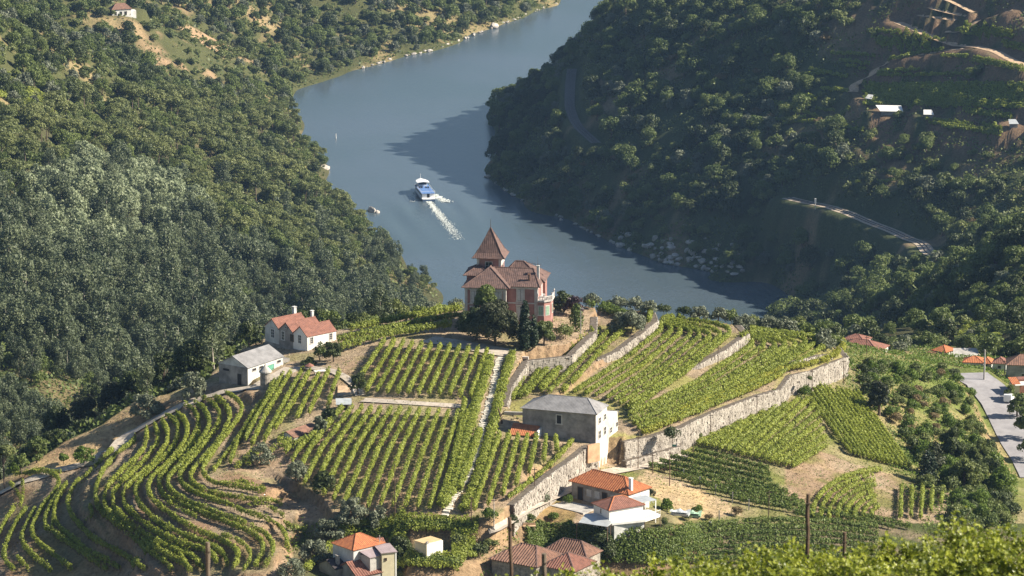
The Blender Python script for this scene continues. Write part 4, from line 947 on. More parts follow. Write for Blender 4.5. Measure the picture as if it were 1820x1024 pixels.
# rows roofing the central path
for pl, lb, w_ in (([(872,640),(862,680),(851,712),(839,752),(827,792),(816,838),(804,878),(787,908)], 'thick vine hedge on the left side of the stone path', 1.05), ([(911,632),(902,662),(893,690),(885,725),(877,762),(866,800),(855,838),(840,880),(823,914)], 'thick vine hedge on the right side of the stone path', 1.0),
                   ([(826,720),(820,760),(812,800),(800,850),(782,900)], 'inner vine row left of the thick path hedge', .5), ([(852,775),(840,812),(826,850),(815,880)], 'vine growth arching over the lower stone path', .75)):
    vine_row(pl, lb, 'vine hedges along the stone path', w=w_, h=1.7 if 'right' not in lb else 1.25, dens=220 if w_ > .6 else 90, leaf='vine', gap=.05)
# rows beside the villa on the left
rows([[(596,630),(650,613),(720,598),(800,586)],[(600,614),(680,597),(760,580),(816,570)],[(622,594),(720,574),(818,556)],[(735,573),(818,548)]], 'left of the villa behind the vine plots', 'front', 'thick vine rows left of the villa', w=.95, h=1.9, dens=190, gap=.0)
# right terraces
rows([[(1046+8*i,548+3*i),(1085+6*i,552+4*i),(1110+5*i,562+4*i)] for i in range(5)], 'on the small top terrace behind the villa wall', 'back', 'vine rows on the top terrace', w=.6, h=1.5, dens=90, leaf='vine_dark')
rows([[(941,657),(925,686),(910,716)],[(960,664),(940,692),(922,712)],[(980,655),(955,685),(933,710)],[(1040,610),(1012,636),(990,664),(960,698)],[(1066,592),(1036,618),(1000,656),(962,702)],[(1084,594),(1040,640),(1006,674),(975,704)],[(1106,595),(1076,622),(1041,660),(1000,702)]], 'below the villa terrace wall and its stairs', 'left', 'vine rows below the villa wall', w=.55, h=1.4, dens=100)
ap = [(1182,588),(1200,592),(1216,595),(1234,598),(1250,601),(1268,603),(1287,601),(1304,595)]; en = [(1021,703),(1040,706),(1058,710),(1078,714),(1092,718),(1102,724),(1112,730),(1119,736)]
rows([[(1171,580-2.0*k),(ap[k][0]-34,ap[k][1]-13),(ap[k][0]-8,ap[k][1]-4),(ap[k][0]-6,ap[k][1]+4),(lerp2(ap[k],en[k],.5)[0]+4,lerp2(ap[k],en[k],.5)[1]+4),en[k]] for k in range(8)], 'bending over the middle terrace', 'left', 'vine rows bending over the middle terrace', w=.5, h=1.3, dens=100)
ap = [(1344,616),(1364,618),(1384,621),(1402,620),(1420,618),(1438,615),(1456,612),(1474,616)]; en = [(1116,744),(1120,752),(1126,760),(1134,768),(1150,770),(1178,762),(1206,752),(1236,740)]
rows([[(1334,604-2.0*k),(ap[k][0]-30,ap[k][1]-11),(ap[k][0]-6,ap[k][1]-4),(ap[k][0]-8,ap[k][1]+5),(lerp2(ap[k],en[k],.5)[0]+8,lerp2(ap[k],en[k],.5)[1]+7),en[k]] for k in range(8)], 'bending over the wide lower terrace', 'left', 'vine rows bending over the lower terrace', w=.6, h=1.3, dens=110)
rows([[(1386,672),(1340,696),(1268,722),(1214,746),(1142,776)],[(1390,662),(1330,690),(1262,716),(1208,738)]], 'along the top of the big retaining wall', 'edge', 'vine rows on top of the big wall', w=.7, h=1.3, dens=120, leaf='vine_gold')
vine_row([(1396,664),(1430,656),(1465,646),(1490,634),(1500,622),(1492,610)], 'yellow vine row round the tip of the big retaining wall', 'vine rows on top of the big wall', w=.7, h=1.4, dens=120, leaf='vine_gold')
# lower right: dark rows behind the fence
L = []
for i in range(9):
    t = i / 4
    if i <= 4: a = lerp2((1230,807),(1153,834), t)
    else: a = lerp2((1160,838),(1330,905), (i - 4) / 5)
    b = [(1367,842),(1369,852),(1372,863),(1384,875),(1400,884),(1418,893),(1430,902),(1440,911),(1448,920)][i]
    L.append([a, lerp2(a, b, .5), b])
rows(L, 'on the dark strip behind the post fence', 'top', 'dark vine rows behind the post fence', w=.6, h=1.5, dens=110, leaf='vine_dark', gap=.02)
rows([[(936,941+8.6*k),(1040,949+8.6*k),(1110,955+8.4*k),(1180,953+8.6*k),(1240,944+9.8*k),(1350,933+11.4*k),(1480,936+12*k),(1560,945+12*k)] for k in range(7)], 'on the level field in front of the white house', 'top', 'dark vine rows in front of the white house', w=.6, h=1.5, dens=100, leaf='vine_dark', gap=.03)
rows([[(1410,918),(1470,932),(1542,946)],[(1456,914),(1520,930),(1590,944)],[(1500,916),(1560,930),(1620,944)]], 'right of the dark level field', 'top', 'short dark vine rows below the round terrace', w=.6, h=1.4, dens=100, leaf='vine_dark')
# bushy block under the wall, steep block, round terrace
TB = [(1298,768),(1318,757),(1338,748),(1358,740),(1378,732),(1398,725),(1418,718),(1438,716),(1448,728),(1454,742),(1458,756),(1462,770),(1466,784),(1468,798)]
rows([[lerp2((1240,795),(1408,836),i/13), lerp2(lerp2((1240,795),(1408,836),i/13), TB[i], .5), TB[i]] for i in range(14)], 'in the bushy block under the big wall', 'left', 'vine rows of the bushy block under the wall', w=.62, h=1.4, dens=100, gap=.08)
L = []
for k in range(14):
    a = lerp2((1440,716),(1449,690),k/3) if k <= 3 else lerp2((1449,690),(1524,704),(k-3)/10); b = lerp2((1512,812),(1618,838),k/13); L.append([a, lerp2(a, b, .5), b])
rows(L, 'on the steep block left of the tall dark tree', 'left', 'straight vine rows on the steep block', w=.42, h=1.4, dens=90, gap=.1)
L = []
for k in range(8):
    c = (1575, 925); rx, ry = 132 - 15 * k, 84 - 9 * k; L.append([(c[0] + rx * math.cos(math.radians(a)), c[1] + ry * math.sin(math.radians(a))) for a in range(178, 268 - 3 * k, 8)])
rows(L, 'curving over the round terrace', 'outside', 'curved vine rows on the round terrace', w=.42, h=1.3, dens=85, gap=.14)
rows([[(1602,872),(1600,928)],[(1621,873),(1619,924)],[(1640,872),(1636,926)],[(1657,874),(1654,916)],[(1676,876),(1672,902)]], 'at the right end of the round terrace', 'left', 'short upright vine rows beside the round terrace', w=.4, h=1.4, dens=90)
# tangled vines round the bottom houses
for i in range(13):
    y = 936 + 6.5 * i; x0 = 640 + (i % 3) * 14 if i < 5 else 700 + (i % 2) * 8; x1 = 850 - max(0, i - 6) * 6
    if 951 < y < 1000: vine_row([(803, y), (845, y + 1)], 'short band of trained vines right of the white shed', 'trained vines round the white shed', w=1.0, h=1.6, dens=140, gap=.03); x1 = 722
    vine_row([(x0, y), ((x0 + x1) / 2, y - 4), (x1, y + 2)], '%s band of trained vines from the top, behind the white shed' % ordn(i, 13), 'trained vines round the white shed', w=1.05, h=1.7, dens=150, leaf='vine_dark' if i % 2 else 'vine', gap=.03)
rows([[(545,1020),(560,1005),(600,965)],[(600,950),(622,940),(650,936)],[(600,960),(640,952)]], 'above the orange roofs at the bottom', 'left', 'vines above the orange roofs', w=.8, h=1.6, dens=110)
# rows far away
rows([[(-5,128+6.5*k),(40,146+6*k),(75+5*k*.5,172+5.5*k),(110-2*k,196+3*k)] for k in range(8)], 'on the far left hillside clearing', 'top', 'vine rows in the clearing on the left hillside', w=.8, h=2.0, dens=22, size=.34, leaf='vine')
Z3 = lambda x, y: (1200 + x / 2.926, y / 2.926)
FR = [[(1000,170),(1200,185),(1400,222)],[(1050,240),(1200,262),(1330,262)],[(810,290),(930,290),(1040,305)],[(850,325),(1010,345)],[(890,350),(990,372)],[(1110,325),(1240,292),(1390,270)],[(640,400),(780,392),(900,412)],[(700,370),(850,400)],[(1050,388),(1160,378),(1270,372)],[(1050,402),(1260,402),(1500,395)],[(760,470),(900,485)],[(490,540),(620,560)],[(500,552),(610,570)],[(640,500),(740,520)],[(655,510),(730,535)],
      [(520,635),(680,620)],[(810,665),(980,690)],[(1300,630),(1550,660)],[(1320,650),(1500,668),(1700,700)],[(1500,580),(1750,612)],[(1510,595),(1750,625)],[(730,575),(830,590)],[(640,580),(760,630)],[(800,745),(900,745)],[(940,960),(1040,962),(1140,950)],[(1550,310),(1814,362)],[(1540,325),(1814,378)],[(1460,165),(1750,180)],[(1500,145),(1700,165)],[(1480,185),(1760,200)],[(1700,230),(1830,255)],[(1710,250),(1830,275)],[(1020,205),(1330,240)],[(1030,222),(1320,250)],[(1380,300),(1520,305)],[(560,650),(740,640)],[(860,600),(905,585)],[(1600,655),(1700,690)],[(1390,668),(1580,690)],[(1560,690),(1690,715)]]
for k in range(10): FR.append([(975 + (k % 3) * 8, 452 + 11 * k), (1250, 450 + 12 * k), (1550, 446 + 13 * k), (1830, 452 + 13.5 * k)])
rows([[Z3(*p) for p in pl] for pl in FR][:20], 'on the terraced hillside below the dirt road', 'top', 'vine rows on the terraced right hillside', w=.85, h=2.1, dens=26, size=.36, leaf='vine')
rows([[Z3(*p) for p in pl] for pl in FR][20:40], 'on the terraced hillside around the white roofed shed', 'top', 'vine rows on the terraced right hillside', w=.85, h=2.1, dens=26, size=.36, leaf='vine')
rows([[Z3(*p) for p in pl] for pl in FR][40:], 'in the broad vineyard above the white roofed shed', 'top', 'vine rows of the broad hillside vineyard', w=.85, h=2.1, dens=26, size=.36, leaf='vine')
rows([[(1762,398+7*k),(1800,388+7*k),(1835,384+7*k)] for k in range(8)], 'on the right slope above the village', 'top', 'vine rows at the right picture edge', w=.8, h=1.9, dens=30, size=.3)
rows([[(1712,572+9*k),(1745,578+9*k),(1775,592+8*k)] for k in range(4)] + [[(1700,600+9*k),(1740,612+8*k)] for k in range(2)], 'curving down behind the village roofs', 'top', 'vine rows behind the village', w=.8, h=1.8, dens=60, size=.22, leaf='vine')

# foreground vines: leaf by leaf, on the slope under the camera
LV = np.array([(0,0,0),(.30,-.22,0),(.62,-.30,.06),(.52,.02,.0),(.95,.16,.08),(.55,.34,0),(.62,.80,.1),(.28,.62,0),(0,1.08,.04)])
LV = np.r_[LV, LV[1:8][::-1] * np.array([-1, 1, 1])]
LV[:, 1] -= .35
def near_vine(x, y, ztop, w, h, n, seed):
    rng = np.random.default_rng(seed); g = float(height(np.array([x]), np.array([y]))[0])
    r = empty('grapevine', (x, y, g))
    m = MB(); m.tube([(0, 0, -.2), (.05, 0, (ztop - g) * .5), (-.03, .02, (ztop - g) * .8)], [.05, .04, .02], 6); m.build('trunk', M_BARK, r)
    sh = MB(); f = MB(); ns = 16; base = ztop - g - h
    vs = []; fs = []; tn = []; per = n // ns; cnt = 0
    for k in range(ns):
        a = rng.random() * 2 * PI; q = rng.random() ** .5 * w * .5; p0 = np.array([q * math.cos(a), q * math.sin(a) * .7, base + rng.random() * h * .45])
        dv_ = unit(np.array([[rng.normal() * .55, rng.normal() * .45, .55 + .5 * rng.random()]]))[0]; Ls = h * (.5 + .5 * rng.random())
        p1 = p0 + dv_ * Ls * .6; p2 = p1 + (dv_ * np.array([1.2, 1.2, .35])) * Ls * .45
        sh.tube([p0, p1, p2], [.008, .006, .003], 3, cap=False)
        t = rng.random(per); B = ((1 - t) ** 2)[:, None] * p0 + (2 * t * (1 - t))[:, None] * p1 + (t ** 2)[:, None] * p2
        B = B + rng.normal(size=(per, 3)) * .085
        N_ = unit(rng.normal(size=(per, 3)) * .6 + np.array([.25, -.45, .75])); A_ = unit(np.cross(N_, rng.normal(size=(per, 3)))); Bt = np.cross(N_, A_)
        sz = .105 * (.55 + .75 * rng.random(per)) * (1 - .4 * t)
        q_ = LV[None] * sz[:, None, None]
        V = B[:, None] + q_[..., :1] * A_[:, None] + q_[..., 1:2] * Bt[:, None] + q_[..., 2:] * N_[:, None]
        vs.append(V.reshape(-1, 3)); nl = LV.shape[0]
        for i in range(per): fs.extend([(cnt + i * nl, cnt + i * nl + j, cnt + i * nl + j + 1) for j in range(1, nl - 1)])
        cnt += per * nl; tn.append(np.repeat(np.clip(rng.random(per) * .75 + .25 * t, 0, 1), nl))
    sh.build('shoot', M_BARK, r)
    me = bpy.data.meshes.new('foliage'); me.from_pydata(np.concatenate(vs).tolist(), [], fs); me.materials.append(LEAF['vine_near'])
    a = me.attributes.new('tint', 'FLOAT', 'POINT'); a.data.foreach_set('value', np.concatenate(tn).astype(np.float32)); me.update()
    o = bpy.data.objects.new('foliage', me); COL.objects.link(o); o.parent = r
    return r
topx = [880,950,1000,1050,1100,1150,1200,1250,1300,1350,1400,1440,1500,1550,1600,1660,1700,1740,1780,1830]; topy = [1030,1018,1016,1012,1004,998,992,990,984,974,966,972,972,962,958,958,952,940,936,926]
k = 0
for row, (rr, dy) in enumerate(((99, 0), (95.5, 18), (92, 38))):
    for px in np.arange(880 + 25 * row, 1860, 56):
        ty = float(np.interp(px, topx, topy)) + dy + vr.normal() * 4
        p = atz(px, ty, 0.0); d = p - CAM; d = d / math.hypot(d[0], d[1]); p = CAM + d * rr
        lab = '%s grapevine from the left in the %s foreground row' % (ORD[min(19, int((px - 880) // 56))], ('back', 'middle', 'front')[row])
        tag(near_vine(p[0], p[1], p[2], 1.25, 1.25, 640, 900 + k), lab, 'grapevine', 'foreground grapevines'); k += 1
for (x, y, w_, n_) in ((1700, 905, .5, 120), (1712, 918, .7, 220)):
    p = atz(x, y, 0.0); d = p - CAM; d = d / math.hypot(d[0], d[1]); p = CAM + d * 98
    tag(near_vine(p[0], p[1], p[2], w_, 1.1, n_, 990 + x), 'tall vine shoot sticking up above the foreground rows on the right', 'grapevine', 'foreground grapevines')
# ------------------------------------------------------------------ building kit
M = dict(shadeballast=mat('shade_toned_ballast', (.17, .155, .145), .95, .35, 2, .4), slab=mat('pale_stone_slab', (.66, .62, .54), .9, .25, 1.2, .2),  # first one: ballast darkened in colour to paint in the far line's shade
    endw=mat('stained_white_wash', (.62, .585, .53), .9, .3, .45, .15), white=mat('white_lime_wash', (.78, .77, .74), .8, .10, .8, .1), dullwhite=mat('old_white_wash', (.60, .60, .58), .85, .22, .7, .15),  # old white wash is duller and more mottled than the lime wash
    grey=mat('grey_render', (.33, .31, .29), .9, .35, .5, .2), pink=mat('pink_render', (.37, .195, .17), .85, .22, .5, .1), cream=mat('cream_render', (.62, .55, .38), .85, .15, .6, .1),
    stone=mat('granite_wall', (.36, .32, .27), .92, .4, 1.6, .5), mortar=mat('wall_core', (.15, .125, .10), .95, .4, 2, .4), stones=mat('wall_stones', (.39, .355, .31), .9, .3, .6, .4, col2=(.20, .175, .15)),
    quoin=mat('white_trim', (.55, .52, .49), .8, .15, 1.5), rooftile=mat('weathered_roof_tiles', (.155, .098, .084), .9, .45, 1.6, .3, col2=(.08, .055, .052)), orange=mat('orange_roof_tiles', (.46, .175, .075), .85, .25, 1.8, .2, col2=(.30, .105, .055)),
    redtile=mat('red_roof_tiles', (.26, .122, .09), .85, .3, 1.5, .2, col2=(.16, .078, .06)), brown=mat('brown_roof_tiles', (.25, .14, .10), .9, .4, 1.4, .3, col2=(.14, .085, .065)), slate=mat('grey_cement_sheet', (.27, .265, .27), .85, .22, .7, .2),
    shaderoof=mat('shade_toned_roof_sheet', (.07, .06, .065), .8, .3, 1, .1), glass=mat('window_glass', (.03, .035, .04), .15, .1, 1, spec=.6), darkwood=mat('dark_opening', (.035, .032, .03), .8, .2, 2), wood=mat('old_wood', (.15, .10, .07), .85, .3, 6),  # roof sheet: shade of slopes turned from the sun put into its colour
    green=mat('green_door_paint', (.13, .36, .26), .6, .15, 2), gshut=mat('green_shutter', (.28, .42, .30), .6, .15, 3), shutter=mat('pale_shutter', (.52, .52, .52), .6, .12, 3), concrete=mat('concrete', (.45, .43, .40), .9, .25, .8, .2),
    metal=mat('galvanised_sheet', (.52, .55, .56), .45, .15, 1.2, metal=.2), steel=mat('rusty_iron', (.10, .075, .06), .7, .3, 5), ochre=mat('ochre_roof', (.62, .46, .25), .85, .15, 1), asphalt=mat('asphalt', (.32, .31, .32), .9, .16, .5, .2, col2=(.25, .24, .25)),
    gravel=mat('pale_gravel', (.48, .42, .35), .95, .22, 1.3, .3), dirt=mat('trodden_earth', (.56, .40, .26), .95, .3, .8, .3), ballast=mat('railway_ballast', (.52, .43, .33), .95, .35, 2, .4), rail=mat('rail_steel', (.12, .09, .08), .5, .2, 3, metal=.6), rock=mat('river_rock', (.52, .48, .43), .9, .4, .5, .6, col2=(.27, .245, .22)),
    bluepaint=mat('blue_deck', (.13, .24, .50), .5, .12, 1), hull=mat('dark_blue_hull', (.05, .09, .18), .4, .1, 1), boatwhite=mat('boat_white', (.80, .81, .82), .4, .05, 1), purple=mat('mauve_sheet_roof', (.36, .29, .30), .8, .15, 1))
class House:
    def __init__(s, name, px, py, rot, label, cat='house', z=None, r0=480):
        P = hit(px, py, r0) if z is None else atz(px, py, z * ZS)
        s.P = P; s.root = empty(name, P, math.radians(rot)); tag(s.root, label, cat)
    def part(s, name, mb, m, parent=None, smooth=False): return mb.build(name, m, parent or s.root, smooth)
    def box(s, name, x0, x1, y0, y1, z0, z1, m, parent=None):
        b = MB(); b.box(x0, x1, y0, y1, z0, z1); return s.part(name, b, m, parent)
    def poly_prism(s, name, pts, z0, z1, m, parent=None):
        b = MB(); n = len(pts); zt = z1 if hasattr(z1, '__len__') else [z1] * n
        V = [(x, y, z0) for x, y in pts] + [(x, y, zt[i]) for i, (x, y) in enumerate(pts)]
        F = [(i, (i + 1) % n, n + (i + 1) % n, n + i) for i in range(n)]; b.add(V, F)
        b.add([V[n + i] for i in range(n)], [tuple(range(n))]) if n == 4 else b.add([V[n + i] for i in range(n)], [(0, i, i + 1, i + 1) for i in range(1, n - 1)])
        return s.part(name, b, m, parent)
    def frame(s, face, u, v):     # maps (along, out, up) on a face to the building's own axes
        a, p = face
        return {'f': lambda q: (u + q[0], p - q[1], v + q[2]), 'b': lambda q: (u - q[0], p + q[1], v + q[2]), 'r': lambda q: (p + q[1], u + q[0], v + q[2]), 'l': lambda q: (p - q[1], u - q[0], v + q[2])}[a]
    def opening(s, name, face, u, v, w, h, fm, pm, kind='pane', sill=True, bars=0, fw=.09):
        """a window or door centred at u with its foot at v: surround, then pane, bars, shutters"""
        T = s.frame(face, u, v)
        def bx(b, x0, x1, o0, o1, z0, z1): b.hexa([T((x, o, z)) for z in (z0, z1) for o in (o0, o1) for x in (x0, x1)])
        b = MB(); bx(b, -w / 2 - fw, -w / 2, -.02, .07, 0, h + fw); bx(b, w / 2, w / 2 + fw, -.02, .07, 0, h + fw); bx(b, -w / 2, w / 2, -.02, .07, h, h + fw)
        if sill: bx(b, -w / 2 - fw * 1.4, w / 2 + fw * 1.4, -.02, .12, -fw, 0)
        o = s.part(name, b, fm)
        b = MB(); bx(b, -w / 2, w / 2, -.02, .02, 0, h); s.part(kind, b, pm, o)
        if bars:
            b = MB(); bx(b, -.025, .025, .02, .05, 0, h)
            for k in range(1, bars + 1): bx(b, -w / 2, -.025, .02, .05, h * k / (bars + 1) - .02, h * k / (bars + 1) + .02); bx(b, .025, w / 2, .02, .05, h * k / (bars + 1) - .02, h * k / (bars + 1) + .02)
            s.part('glazing_bar', b, fm, o)
        return o
    def roof(s, planes, m, pitch=.34, amp=.045, thick=.09, ridges=(), name='roof', rm=None, parent=None, rr=.09):
        b = MB()
        for pl in planes: tile_plane(b, pl, pitch, amp, thick)
        o = s.part(name, b, m, parent)
        if len(ridges):
            for r_ in ridges:
                c = MB(); c.tube(r_, rr, 6); s.part('ridge_tiles', c, rm or m, o)
        return o
    def hip(s, x0, x1, y0, y1, z, rise, oh, m, ridge=None, **k):
        if m == M['rooftile']: k.setdefault('amp', .028)
        x0 -= oh; x1 += oh; y0 -= oh; y1 += oh
        if ridge is None:
            h = min(x1 - x0, y1 - y0) / 2
            ridge = ((x0 + h, (y0 + y1) / 2), (x1 - h, (y0 + y1) / 2)) if x1 - x0 >= y1 - y0 else (((x0 + x1) / 2, y0 + h), ((x0 + x1) / 2, y1 - h))
        a, c = (np.array([*ridge[0], z + rise]), np.array([*ridge[1], z + rise]))
        p = [np.array([x0, y0, z]), np.array([x1, y0, z]), np.array([x1, y1, z]), np.array([x0, y1, z])]
        if abs(a[0] - c[0]) >= abs(a[1] - c[1]): pls = [[p[0], p[1], c, a], [p[1], p[2], c], [p[2], p[3], a, c], [p[3], p[0], a]]; rg = [[a, c], [p[0], a], [p[3], a], [p[1], c], [p[2], c]]
        else: pls = [[p[0], p[1], a], [p[1], p[2], c, a], [p[2], p[3], c], [p[3], p[0], a, c]]; rg = [[a, c], [p[0], a], [p[1], a], [p[2], c], [p[3], c]]
        if np.allclose(a, c): rg = rg[1:]
        return s.roof(pls, m, ridges=rg, **k)
    def gable(s, x0, x1, y0, y1, z0, z, rise, oh, wm, rm_, axis='x', wallname='wall', **k):
        if axis == 'x':
            ym = (y0 + y1) / 2; b = MB()
            V = [(x0, y0, z0), (x1, y0, z0), (x1, y1, z0), (x0, y1, z0), (x0, y0, z), (x1, y0, z), (x1, y1, z), (x0, y1, z), (x0, ym, z + rise), (x1, ym, z + rise)]
            b.add(V, [(0, 1, 5, 4), (2, 3, 7, 6), (1, 2, 6, 5), (3, 0, 4, 7)]); b.add(V, [(5, 6, 9), (4, 8, 7)]); w = s.part(wallname, b, wm)
            sl = rise / (ym - y0); e = z - oh * sl
            A = [(x0 - oh, y0 - oh, e + .03), (x1 + oh, y0 - oh, e + .03), (x1 + oh, ym, z + rise + .03), (x0 - oh, ym, z + rise + .03)]; B_ = [(x1 + oh, y1 + oh, e + .03), (x0 - oh, y1 + oh, e + .03), (x0 - oh, ym, z + rise + .03), (x1 + oh, ym, z + rise + .03)]
            rg = [[A[3], A[2]]]
        else:
            xm = (x0 + x1) / 2; b = MB()
            V = [(x0, y0, z0), (x1, y0, z0), (x1, y1, z0), (x0, y1, z0), (x0, y0, z), (x1, y0, z), (x1, y1, z), (x0, y1, z), (xm, y0, z + rise), (xm, y1, z + rise)]
            b.add(V, [(0, 1, 5, 4), (2, 3, 7, 6), (1, 2, 6, 5), (3, 0, 4, 7)]); b.add(V, [(4, 5, 8), (6, 7, 9)]); w = s.part(wallname, b, wm)
            sl = rise / (xm - x0); e = z - oh * sl
            A = [(x0 - oh, y1 + oh, e + .03), (x0 - oh, y0 - oh, e + .03), (xm, y0 - oh, z + rise + .03), (xm, y1 + oh, z + rise + .03)]; B_ = [(x1 + oh, y0 - oh, e + .03), (x1 + oh, y1 + oh, e + .03), (xm, y1 + oh, z + rise + .03), (xm, y0 - oh, z + rise + .03)]
            rg = [[A[2], A[3]]]
        s.roof([A, B_], rm_, ridges=rg, **k); return w
    def chimney(s, x, y, z0, z1, w, m, cap=None, d=None, parent=None):
        o = s.box('chimney', x - w / 2, x + w / 2, y - (d or w) / 2, y + (d or w) / 2, z0, z1, m, parent)
        s.box('chimney_cap', x - w / 2 - .07, x + w / 2 + .07, y - (d or w) / 2 - .07, y + (d or w) / 2 + .07, z1 + .004, z1 + .1, cap or m, o); return o
def clip(poly, ax, lim, sign):
    out = []
    for i in range(len(poly)):
        a, b = poly[i], poly[(i + 1) % len(poly)]; da, db = sign * (a @ ax - lim), sign * (b @ ax - lim)
        if da >= 0: out.append(a)
        if (da >= 0) != (db >= 0): out.append(a + (b - a) * (da / (da - db)))
    return out
def tile_plane(mb, poly, pitch=.34, amp=.045, thick=.09):
    """a roof slope of round tile columns running down it, with a body below"""
    P = [np.array(p, float) for p in poly]; n = np.cross(P[1] - P[0], P[2] - P[0]); n /= np.linalg.norm(n)
    if n[2] < 0: n = -n; P = P[::-1]
    e = np.cross((0, 0, 1.), n); L_ = np.linalg.norm(e); e = e / L_ if L_ > 1e-6 else np.array([1., 0, 0])
    lo = min(p @ e for p in P); hi = max(p @ e for p in P); a = lo; hp = pitch / 2; k = 0
    wave = lambda p: amp * abs(((p @ e - lo) / pitch) % 1 * 2 - 1)
    while a < hi - 1e-6 and k < 400:
        b = min(a + hp, hi); q = clip(clip(P, e, a, 1), e, b, -1)
        if len(q) >= 3:
            V = [p + n * (amp * (1 if ((k % 2 == 0) == (abs(p @ e - a) < 1e-6)) else 0)) for p in q]
            c = V[0]; F = [(0, i, i + 1, i + 1) for i in range(1, len(V) - 1)] if len(V) != 4 else [(0, 1, 2, 3)]
            mb.add(V, F)
        a = b; k += 1
    m_ = len(P); U = [p - n * thick for p in P]; mb.add(P + U, [(i, m_ + i, m_ + (i + 1) % m_, (i + 1) % m_) for i in range(m_)])
    mb.add(U[::-1], [tuple(range(m_))] if m_ == 4 else [(0, i, i + 1, i + 1) for i in range(1, m_ - 1)])

# ------------------------------------------------------------------ retaining walls, stone by stone
def stone_wall(pl, label, top_f, hmax=None, off=.45, group=None, foot_off=1.6, lift=.12, foot=None, cap=False, side=None):
    """pl: world xy line along the wall's top edge; the face looks to the right of the line's direction"""
    P = np.array(pl)[:, :2]; r = empty('stone_wall', (P[0, 0], P[0, 1], 0)); tag(r, label, 'stone wall', group); o0 = np.array([P[0, 0], P[0, 1], 0])
    core = MB(); st = MB(); rng = np.random.default_rng(int(abs(P[0, 0] * 31 + P[0, 1])))
    seg = [P[0]]
    for a, b in zip(P[:-1], P[1:]):
        n = max(1, int(np.hypot(*(b - a)) / 1.0))
        for k in range(1, n + 1): seg.append(a + (b - a) * k / n)
    S = np.array(seg)
    T = np.gradient(S, axis=0); T /= np.hypot(T[:, 0], T[:, 1])[:, None]; N_ = np.c_[T[:, 1], -T[:, 0]] * (side or 1)
    F = S + N_ * off
    zt = np.array([float(top_f(*s)) for s in S]) + lift
    zf = np.minimum(gz(F[:, 0] + N_[:, 0] * foot_off, F[:, 1] + N_[:, 1] * foot_off), gz(F[:, 0] + N_[:, 0] * foot_off * .5, F[:, 1] + N_[:, 1] * foot_off * .5)) - .5
    if foot is not None: zf = zt - foot
    for k in range(len(F) - 1):
        a, b = F[k], F[k + 1]; ia, ib = S[k] - N_[k] * .7, S[k + 1] - N_[k + 1] * .7
        core.hexa([(*a, zf[k]), (*b, zf[k + 1]), (*ia, zf[k]), (*ib, zf[k + 1]), (*a, zt[k]), (*b, zt[k + 1]), (*ia, zt[k]), (*ib, zt[k + 1])])
        z = min(zf[k], zf[k + 1]) + .2; top = (zt[k] + zt[k + 1]) / 2
        t2 = (b - a); Ls = np.hypot(*t2); t2 = t2 / Ls; n2 = np.array([t2[1], -t2[0]]) * (side or 1)
        while z < top - .1:
            hh = min(rng.uniform(.26, .42), top - z + .05); u = -rng.random() * .3
            while u < Ls:
                w_ = rng.uniform(.32, .72)
                if rng.random() > .05:
                    o_ = rng.uniform(.03, .13); j = rng.normal(size=(8, 3)) * .022
                    c0 = a + t2 * (u + .025); c1 = a + t2 * (u + w_ - .02); q = n2 * o_; bk = -n2 * .1
                    V = np.array([(*(c0 + q), z + .02), (*(c1 + q), z + .02), (*(c0 + bk), z + .02), (*(c1 + bk), z + .02), (*(c0 + q), z + hh - .02), (*(c1 + q), z + hh - .02), (*(c0 + bk), z + hh - .02), (*(c1 + bk), z + hh - .02)]) + j
                    st.hexa(V)
                u += w_
            z += hh
    for V in core.v: V -= o0
    for V in st.v: V -= o0
    core.build('wall_core', M['mortar'], r); tag(st.build('stones', M['stones'], r), kind='stuff')
    return r
def wl(pts): a = np.array(pts, float); return atz(a[:, 0], a[:, 1], a[:, 2] * ZS)
stone_wall(wl([(909,899,216.8),(940,876,216.6),(975,848,216.5),(1010,822,216.4),(1040,797,216.3),(1058,792,216.3)]), 'long sloping stone wall climbing from the lane to the grey stone building', lambda x, y: uc_f(x, y))
stone_wall(wl([(1108,785,215),(1150,775,214.9),(1214,757,214.6),(1269,733,214),(1341,706,213),(1384,690,212.6),(1401,668,212.4),(1441,660,211.8),(1469,648,211),(1503,636,210),(1488,618,211)]), 'big pale retaining wall under the wide right hand terrace', lambda x, y: u2c_f(x, y))
stone_wall(wl([(896,727,218),(905,690,219),(935,648,219.6)]), 'narrow stone wall beside the stone path above the grey building', lambda x, y: uc_f(x, y), foot=2.2)
stone_wall(wl([(935,648,219.6),(975,640,220),(1012,632,220.4)]), 'rough stone wall carrying the villa terrace, left of the stairs', lambda x, y: uc_f(x, y))
stone_wall(wl([(1012,632,220.4),(1055,594,220.6),(1057,566,221)]), 'pale stone wall carrying the villa terrace, right of the stairs', lambda x, y: uc_f(x, y))
stone_wall(wl([(1060,648,217),(1094,622,218.6),(1130,598,218.9),(1165,573,219.2),(1160,558,219.5)]), 'curved upper stone wall ending below the large olive tree', lambda x, y: u2a_f(x, y))
stone_wall(wl([(1120,728,215.4),(1160,694,215.9),(1200,662,216),(1240,650,216.2),(1290,620,216.8),(1327,594,217),(1312,579,216.8)]), 'curved middle stone wall between the two bending vine terraces', lambda x, y: u2b_f(x, y))
stone_wall(hit([1110, 1150, 1185, 1210], [833, 822, 812, 806])[:, :2], 'low stone wall along the lane below the big retaining wall', lambda x, y: float(gz(x, y)[0]) + 1.1, foot=1.7)
stone_wall(atz([1404, 1430, 1455, 1474], [652, 640, 628, 622], [212.9 * ZS] * 4)[:, :2], 'short low wall with bare bank near the tip of the lower terrace', lambda x, y: float(gz(x, y)[0]) + .7, foot=1.2)
